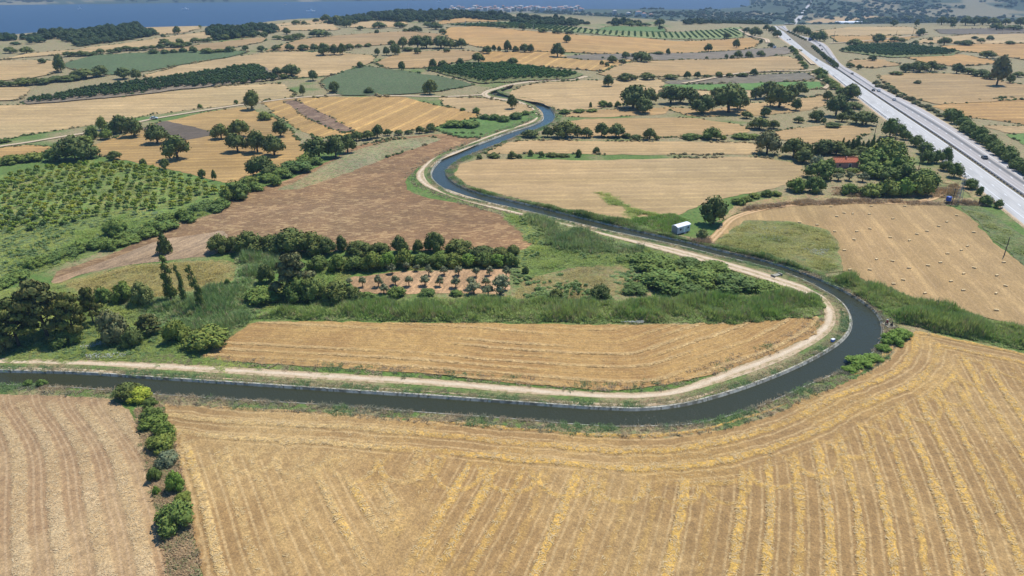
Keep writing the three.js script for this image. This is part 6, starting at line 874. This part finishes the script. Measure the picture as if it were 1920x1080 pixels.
// two anglers on the platform, each one continuous body
function person(base, turn, J, bones, paintFn, label, extra) {
  const R = 44, S = 1.1, mc = new MarchingCubes(R, std({}), false, false, 60000); mc.isolation = 0;
  const seg = (p, a, b, ra, rb) => { const d = b.clone().sub(a), t = clamp(p.clone().sub(a).dot(d) / d.lengthSq()); return p.distanceTo(a.clone().addScaledVector(d, t)) - mix(ra, rb, t); };
  const B = bones.map(([a, b, ra, rb]) => [new THREE.Vector3(...J[a]), new THREE.Vector3(...J[b]), ra, rb]), p = new THREE.Vector3();
  for (let z = 0; z < R; z++) for (let y = 0; y < R; y++) for (let x = 0; x < R; x++) { p.set((x / R * 2 - 1) * S, (y / R * 2 - 1) * S + 0.9, (z / R * 2 - 1) * S); let d = 1e9; for (const [a, b, ra, rb] of B) { const e = seg(p, a, b, ra, rb), k = 0.05, h = clamp(0.5 + 0.5 * (d - e) / k); d = d > 1e8 ? e : mix(d, e, h) - k * h * (1 - h); } mc.field[x + y * R + z * R * R] = -d; }
  mc.update(); const n = mc.count, pos = new Float32Array(mc.positionArray.slice(0, n * 3)), col = []; for (let i = 0; i < n; i++) { pos[i * 3] *= S; pos[i * 3 + 1] = pos[i * 3 + 1] * S + 0.9; pos[i * 3 + 2] *= S; col.push(...paintFn(pos[i * 3], pos[i * 3 + 1], pos[i * 3 + 2])); }
  const g = new THREE.BufferGeometry(); g.setAttribute('position', new THREE.BufferAttribute(pos, 3)); g.setAttribute('color', new THREE.Float32BufferAttribute(col, 3)); g.computeVertexNormals(); g.setAttribute('normal', new THREE.BufferAttribute(new Float32Array(mc.normalArray.slice(0, n * 3)), 3));
  const t = thing('person', base, turn); mesh('body', g, std({ vertexColors: true }), t); if (extra) extra(t); return tag(t, label, 'person');
}
{
  const J = { hip: [0, 0.5, 0], chest: [0.1, 0.95, 0], neck: [0.13, 1.12, 0], head: [0.17, 1.27, 0], sl: [0.1, 1.05, 0.19], sr: [0.1, 1.05, -0.19], el: [0.3, 0.82, 0.24], er: [0.3, 0.82, -0.24], wl: [0.52, 0.9, 0.1], wr: [0.52, 0.9, -0.1], kl: [0.42, 0.55, 0.14], kr: [0.42, 0.55, -0.14], al: [0.46, 0.1, 0.14], ar: [0.46, 0.1, -0.14], tl: [0.64, 0.05, 0.15], tr: [0.64, 0.05, -0.15], hl: [0, 0.5, 0.1], hr: [0, 0.5, -0.1] };
  const bones = [['hip', 'chest', 0.16, 0.17], ['chest', 'neck', 0.14, 0.06], ['neck', 'head', 0.06, 0.11], ['sl', 'el', 0.06, 0.05], ['el', 'wl', 0.05, 0.04], ['sr', 'er', 0.06, 0.05], ['er', 'wr', 0.05, 0.04], ['hl', 'kl', 0.1, 0.075], ['kl', 'al', 0.07, 0.05], ['al', 'tl', 0.05, 0.04], ['hr', 'kr', 0.1, 0.075], ['kr', 'ar', 0.07, 0.05], ['ar', 'tr', 0.05, 0.04]];
  const skin = [0.36, 0.2, 0.13], dark = [0.03, 0.03, 0.04];
  const stool = (t) => mesh('stool', mergeGeometries([box(0.4, 0.05, 0.4, -0.03, 0.33, 0), ...[[-0.18, -0.15], [0.12, -0.15], [-0.18, 0.15], [0.12, 0.15]].map(([x, z]) => box(0.04, 0.32, 0.04, x, 0.16, z))]), tyreM, t);
  const a = G(1663, 610); a.y = 0.29; person(a, 2.9, J, bones, (x, y, z) => y > 1.15 ? skin : y > 0.55 && x < 0.36 ? [0.45, 0.07, 0.05] : y > 0.8 ? skin : [0.25, 0.16, 0.1], 'seated angler in a red shirt and white hat on the platform', (t) => { const h = new THREE.LatheGeometry([[0.19, 0], [0.12, 0.02], [0.115, 0.1], [0, 0.14]].map((q) => new THREE.Vector2(...q)), 16); h.translate(0.17, 1.32, 0); mesh('hat', h, std({ color: rgb(0.8, 0.8, 0.78) }), t); stool(t); });
  const b = G(1672, 613); b.y = 0.04; person(b, 2.6, J, bones, (x, y, z) => y > 1.15 && x > 0.12 ? skin : y > 0.8 && x > 0.44 ? skin : dark, 'seated angler in black clothes behind the platform', (t) => { const h = new THREE.SphereGeometry(0.125, 14, 8, 0, 6.3, 0, 1.7); h.translate(0.15, 1.29, 0); mesh('hair', h, std({ color: rgb(0.015, 0.012, 0.01) }), t); stool(t); });
}
// ------------------------------------------------------------------ far things: greenhouse, coastal town, boats, mast, coast house
{
  const p = G(1598, 44), g = thing('greenhouse', p, 0.05), film = std({ color: rgb(0.78, 0.8, 0.82), roughness: 0.5 }), W = 78;
  for (let i = 0; i < 4; i++) { const c = new THREE.CylinderGeometry(5, 5, W, 14, 1, false, 0, Math.PI); c.rotateX(-Math.PI / 2); c.rotateY(Math.PI / 2); c.rotateX(0); const q = mesh('tunnel', c, film, g); q.geometry.computeBoundingBox(); q.position.set(0, 0, -i * 10); }
  g.traverse((m) => { if (m.isMesh) { const s = new THREE.Shape(); s.absarc(0, 0, 5, 0, Math.PI); m.geometry = new THREE.ExtrudeGeometry(s, { depth: W, bevelEnabled: false, curveSegments: 14 }); m.geometry.translate(0, 0, -W / 2); m.geometry.rotateY(Math.PI / 2); } });
  tag(g, 'white plastic greenhouse tunnels on the far fields', 'greenhouse');
}
{
  const wallsM = [[0.72, 0.7, 0.66], [0.62, 0.58, 0.52], [0.8, 0.79, 0.77]].map((c) => std({ color: rgb(...c) })), roofM = [[0.42, 0.2, 0.13], [0.55, 0.5, 0.45], [0.5, 0.28, 0.2]].map((c) => std({ color: rgb(...c) })), winM = std({ color: rgb(0.08, 0.09, 0.1) });
  const L = []; for (let i = 0; i < 74; i++) { const x = 842 + (1092 - 842) * ((i + rr(0, 0.8)) / 74), y = 20.6 + rr(-2.0, 2.2) - 0.0025 * (x - 850); L.push([x, y]); } for (let i = 0; i < 9; i++) L.push([1112 + i * 14 + rr(-4, 4), 31 + rr(-2.5, 3)]);
  const hs = L.map(([x, y]) => { const p = G(x, y); return p; }).filter((p) => p.z < -1900);
  hs.sort((a, b) => a.x / -a.z - b.x / -b.z).forEach((p, i) => { const w = rr(11, 22), d = rr(10, 16), h = rr(7, 19), g = thing('town_house', p, rr(-0.4, 0.4)), k = Math.floor(rnd() * 3); mesh('wall', box(w, h, d, 0, h / 2, 0), wallsM[k], g); const r = new THREE.ConeGeometry(0.72, 3.2, 4); r.rotateY(Math.PI / 4); r.scale(w * 1.02, 1, d * 1.02); r.translate(0, h + 1.6, 0); mesh('roof', r, roofM[Math.floor(rnd() * 3)], g); for (let s = 0; s < Math.floor(h / 3.4); s++) mesh('window_band', box(w * 0.8, 1.1, 0.2, 0, 1.9 + s * 3.2, d / 2 + 0.06), winM, g); tag(g, ord(i + 1) + ' pale house along the far coastal town from the wooded ridge', 'house', 'houses of the far coastal town'); });
  const f = G(1243, 15.5), g = thing('warehouse', f); mesh('wall', box(75, 9, 30, 0, 4.5, 0), wallsM[2], g); const rf = new THREE.CylinderGeometry(0.01, 17, 5, 4, 1); rf.rotateY(Math.PI / 4); rf.scale(3.2, 1, 1.3); rf.translate(0, 11.5, 0); mesh('roof', rf, wallsM[2], g); tag(g, 'long white warehouse on the far coast', 'warehouse');
  const c = G(260, 48), e = thing('coast_house', c, 0.1); mesh('wall', box(11, 5, 8, 0, 2.5, 0), wallsM[2], e); mesh('roof', box(13, 0.6, 10, 0, 5.3, 0), wallsM[2], e); for (const x of [-3, 0, 3]) mesh('window', box(1.6, 1.6, 0.1, x, 3, 4.06), winM, e); tag(e, 'low white house on the brow above the sea', 'house');
  const hut = [[1312, 36, 'long pale shed on the brow among scattered trees'], [1408, 43, 'small blue-roofed shed beside the far highway'], [1452, 91, 'small white hut beside the highway embankment']];
  for (const [x, y, l] of hut) { const p = G(x, y), o = thing('shed', p, 0.1), b = l.startsWith('long') ? 26 : l.includes('hut') ? 3.5 : 9; mesh('wall', box(b, 3, b * 0.5, 0, 1.5, 0), wallsM[2], o); mesh('roof', box(b * 1.05, 0.3, b * 0.55, 0, 3.15, 0), l.includes('blue') ? std({ color: rgb(0.3, 0.42, 0.52) }) : wallsM[1], o); mesh('door', box(1, 2, 0.1, 0, 1, b * 0.25 + 0.06), winM, o); tag(o, l, 'shed'); }
}
{ // the white mast on the ridge
  const p = G(766, 25), g = thing('radio_mast', p), m = std({ color: rgb(0.8, 0.8, 0.8) }), H = (25 - 8) / p.s; const t = new THREE.CylinderGeometry(1.0, 1.5, H, 10); t.translate(0, H / 2, 0); mesh('shaft', t, m, g); mesh('antenna_head', box(3.2, 3.5, 3.2, 0, H - 2, 0), std({ color: rgb(0.6, 0.5, 0.5) }), g); tag(g, 'white radio mast above the wooded ridge before the sea', 'mast');
}
function boat(px, py, L, label, sail) {
  const u = (px - 960) / 1280, v = (540 - py) / 1280, dy = -sp + v * cp, t = (SEA - EYE) / dy, p = new THREE.Vector3(u * t, SEA + 0.3, (-cp - v * sp) * t), g = thing('boat', p, 0.1), w = std({ color: rgb(0.85, 0.85, 0.85), roughness: 0.5 });
  const s = new THREE.Shape(); s.moveTo(-0.5, 0); s.lineTo(0.38, 0); s.lineTo(0.5, 0.1); s.lineTo(-0.5, 0.09); const hull = new THREE.ExtrudeGeometry(s, { depth: 0.2, bevelEnabled: true, bevelSize: 0.02, bevelThickness: 0.03, bevelSegments: 2 }); hull.translate(0, 0, -0.1); hull.scale(L, L, L); mesh('hull', hull, w, g);
  if (sail) { const t2 = new THREE.Shape(); t2.moveTo(0, 0); t2.lineTo(0.36, 0.02); t2.lineTo(0, 0.9); const sg = new THREE.ExtrudeGeometry(t2, { depth: 0.01, bevelEnabled: false }); sg.scale(L, L, L); sg.translate(-0.1 * L, 0.12 * L, 0); mesh('sail', sg, w, g); } else { mesh('deckhouse', box(L * 0.5, L * 0.1, L * 0.16, -0.08 * L, 0.15 * L, 0), w, g); mesh('bridge', box(L * 0.18, L * 0.09, L * 0.13, -0.02 * L, 0.24 * L, 0), w, g); mesh('funnel', box(L * 0.05, L * 0.08, L * 0.05, -0.2 * L, 0.235 * L, 0), glassM, g); }
  tag(g, label, 'boat');
}
boat(150, 17, 18, 'white sailing boat alone on the strait off the picture edge', true); boat(348, 18, 32, 'white ferry in the middle of the strait', false); boat(583, 22, 38, 'white ship under way near the coastal terraces', false); boat(535, 9, 14, 'tiny white boat near the far shore', false); boat(823, 3.5, 26, 'pale ship on the horizon beyond the radio mast', false);
shade(scene);
renderer.render(scene, camera);
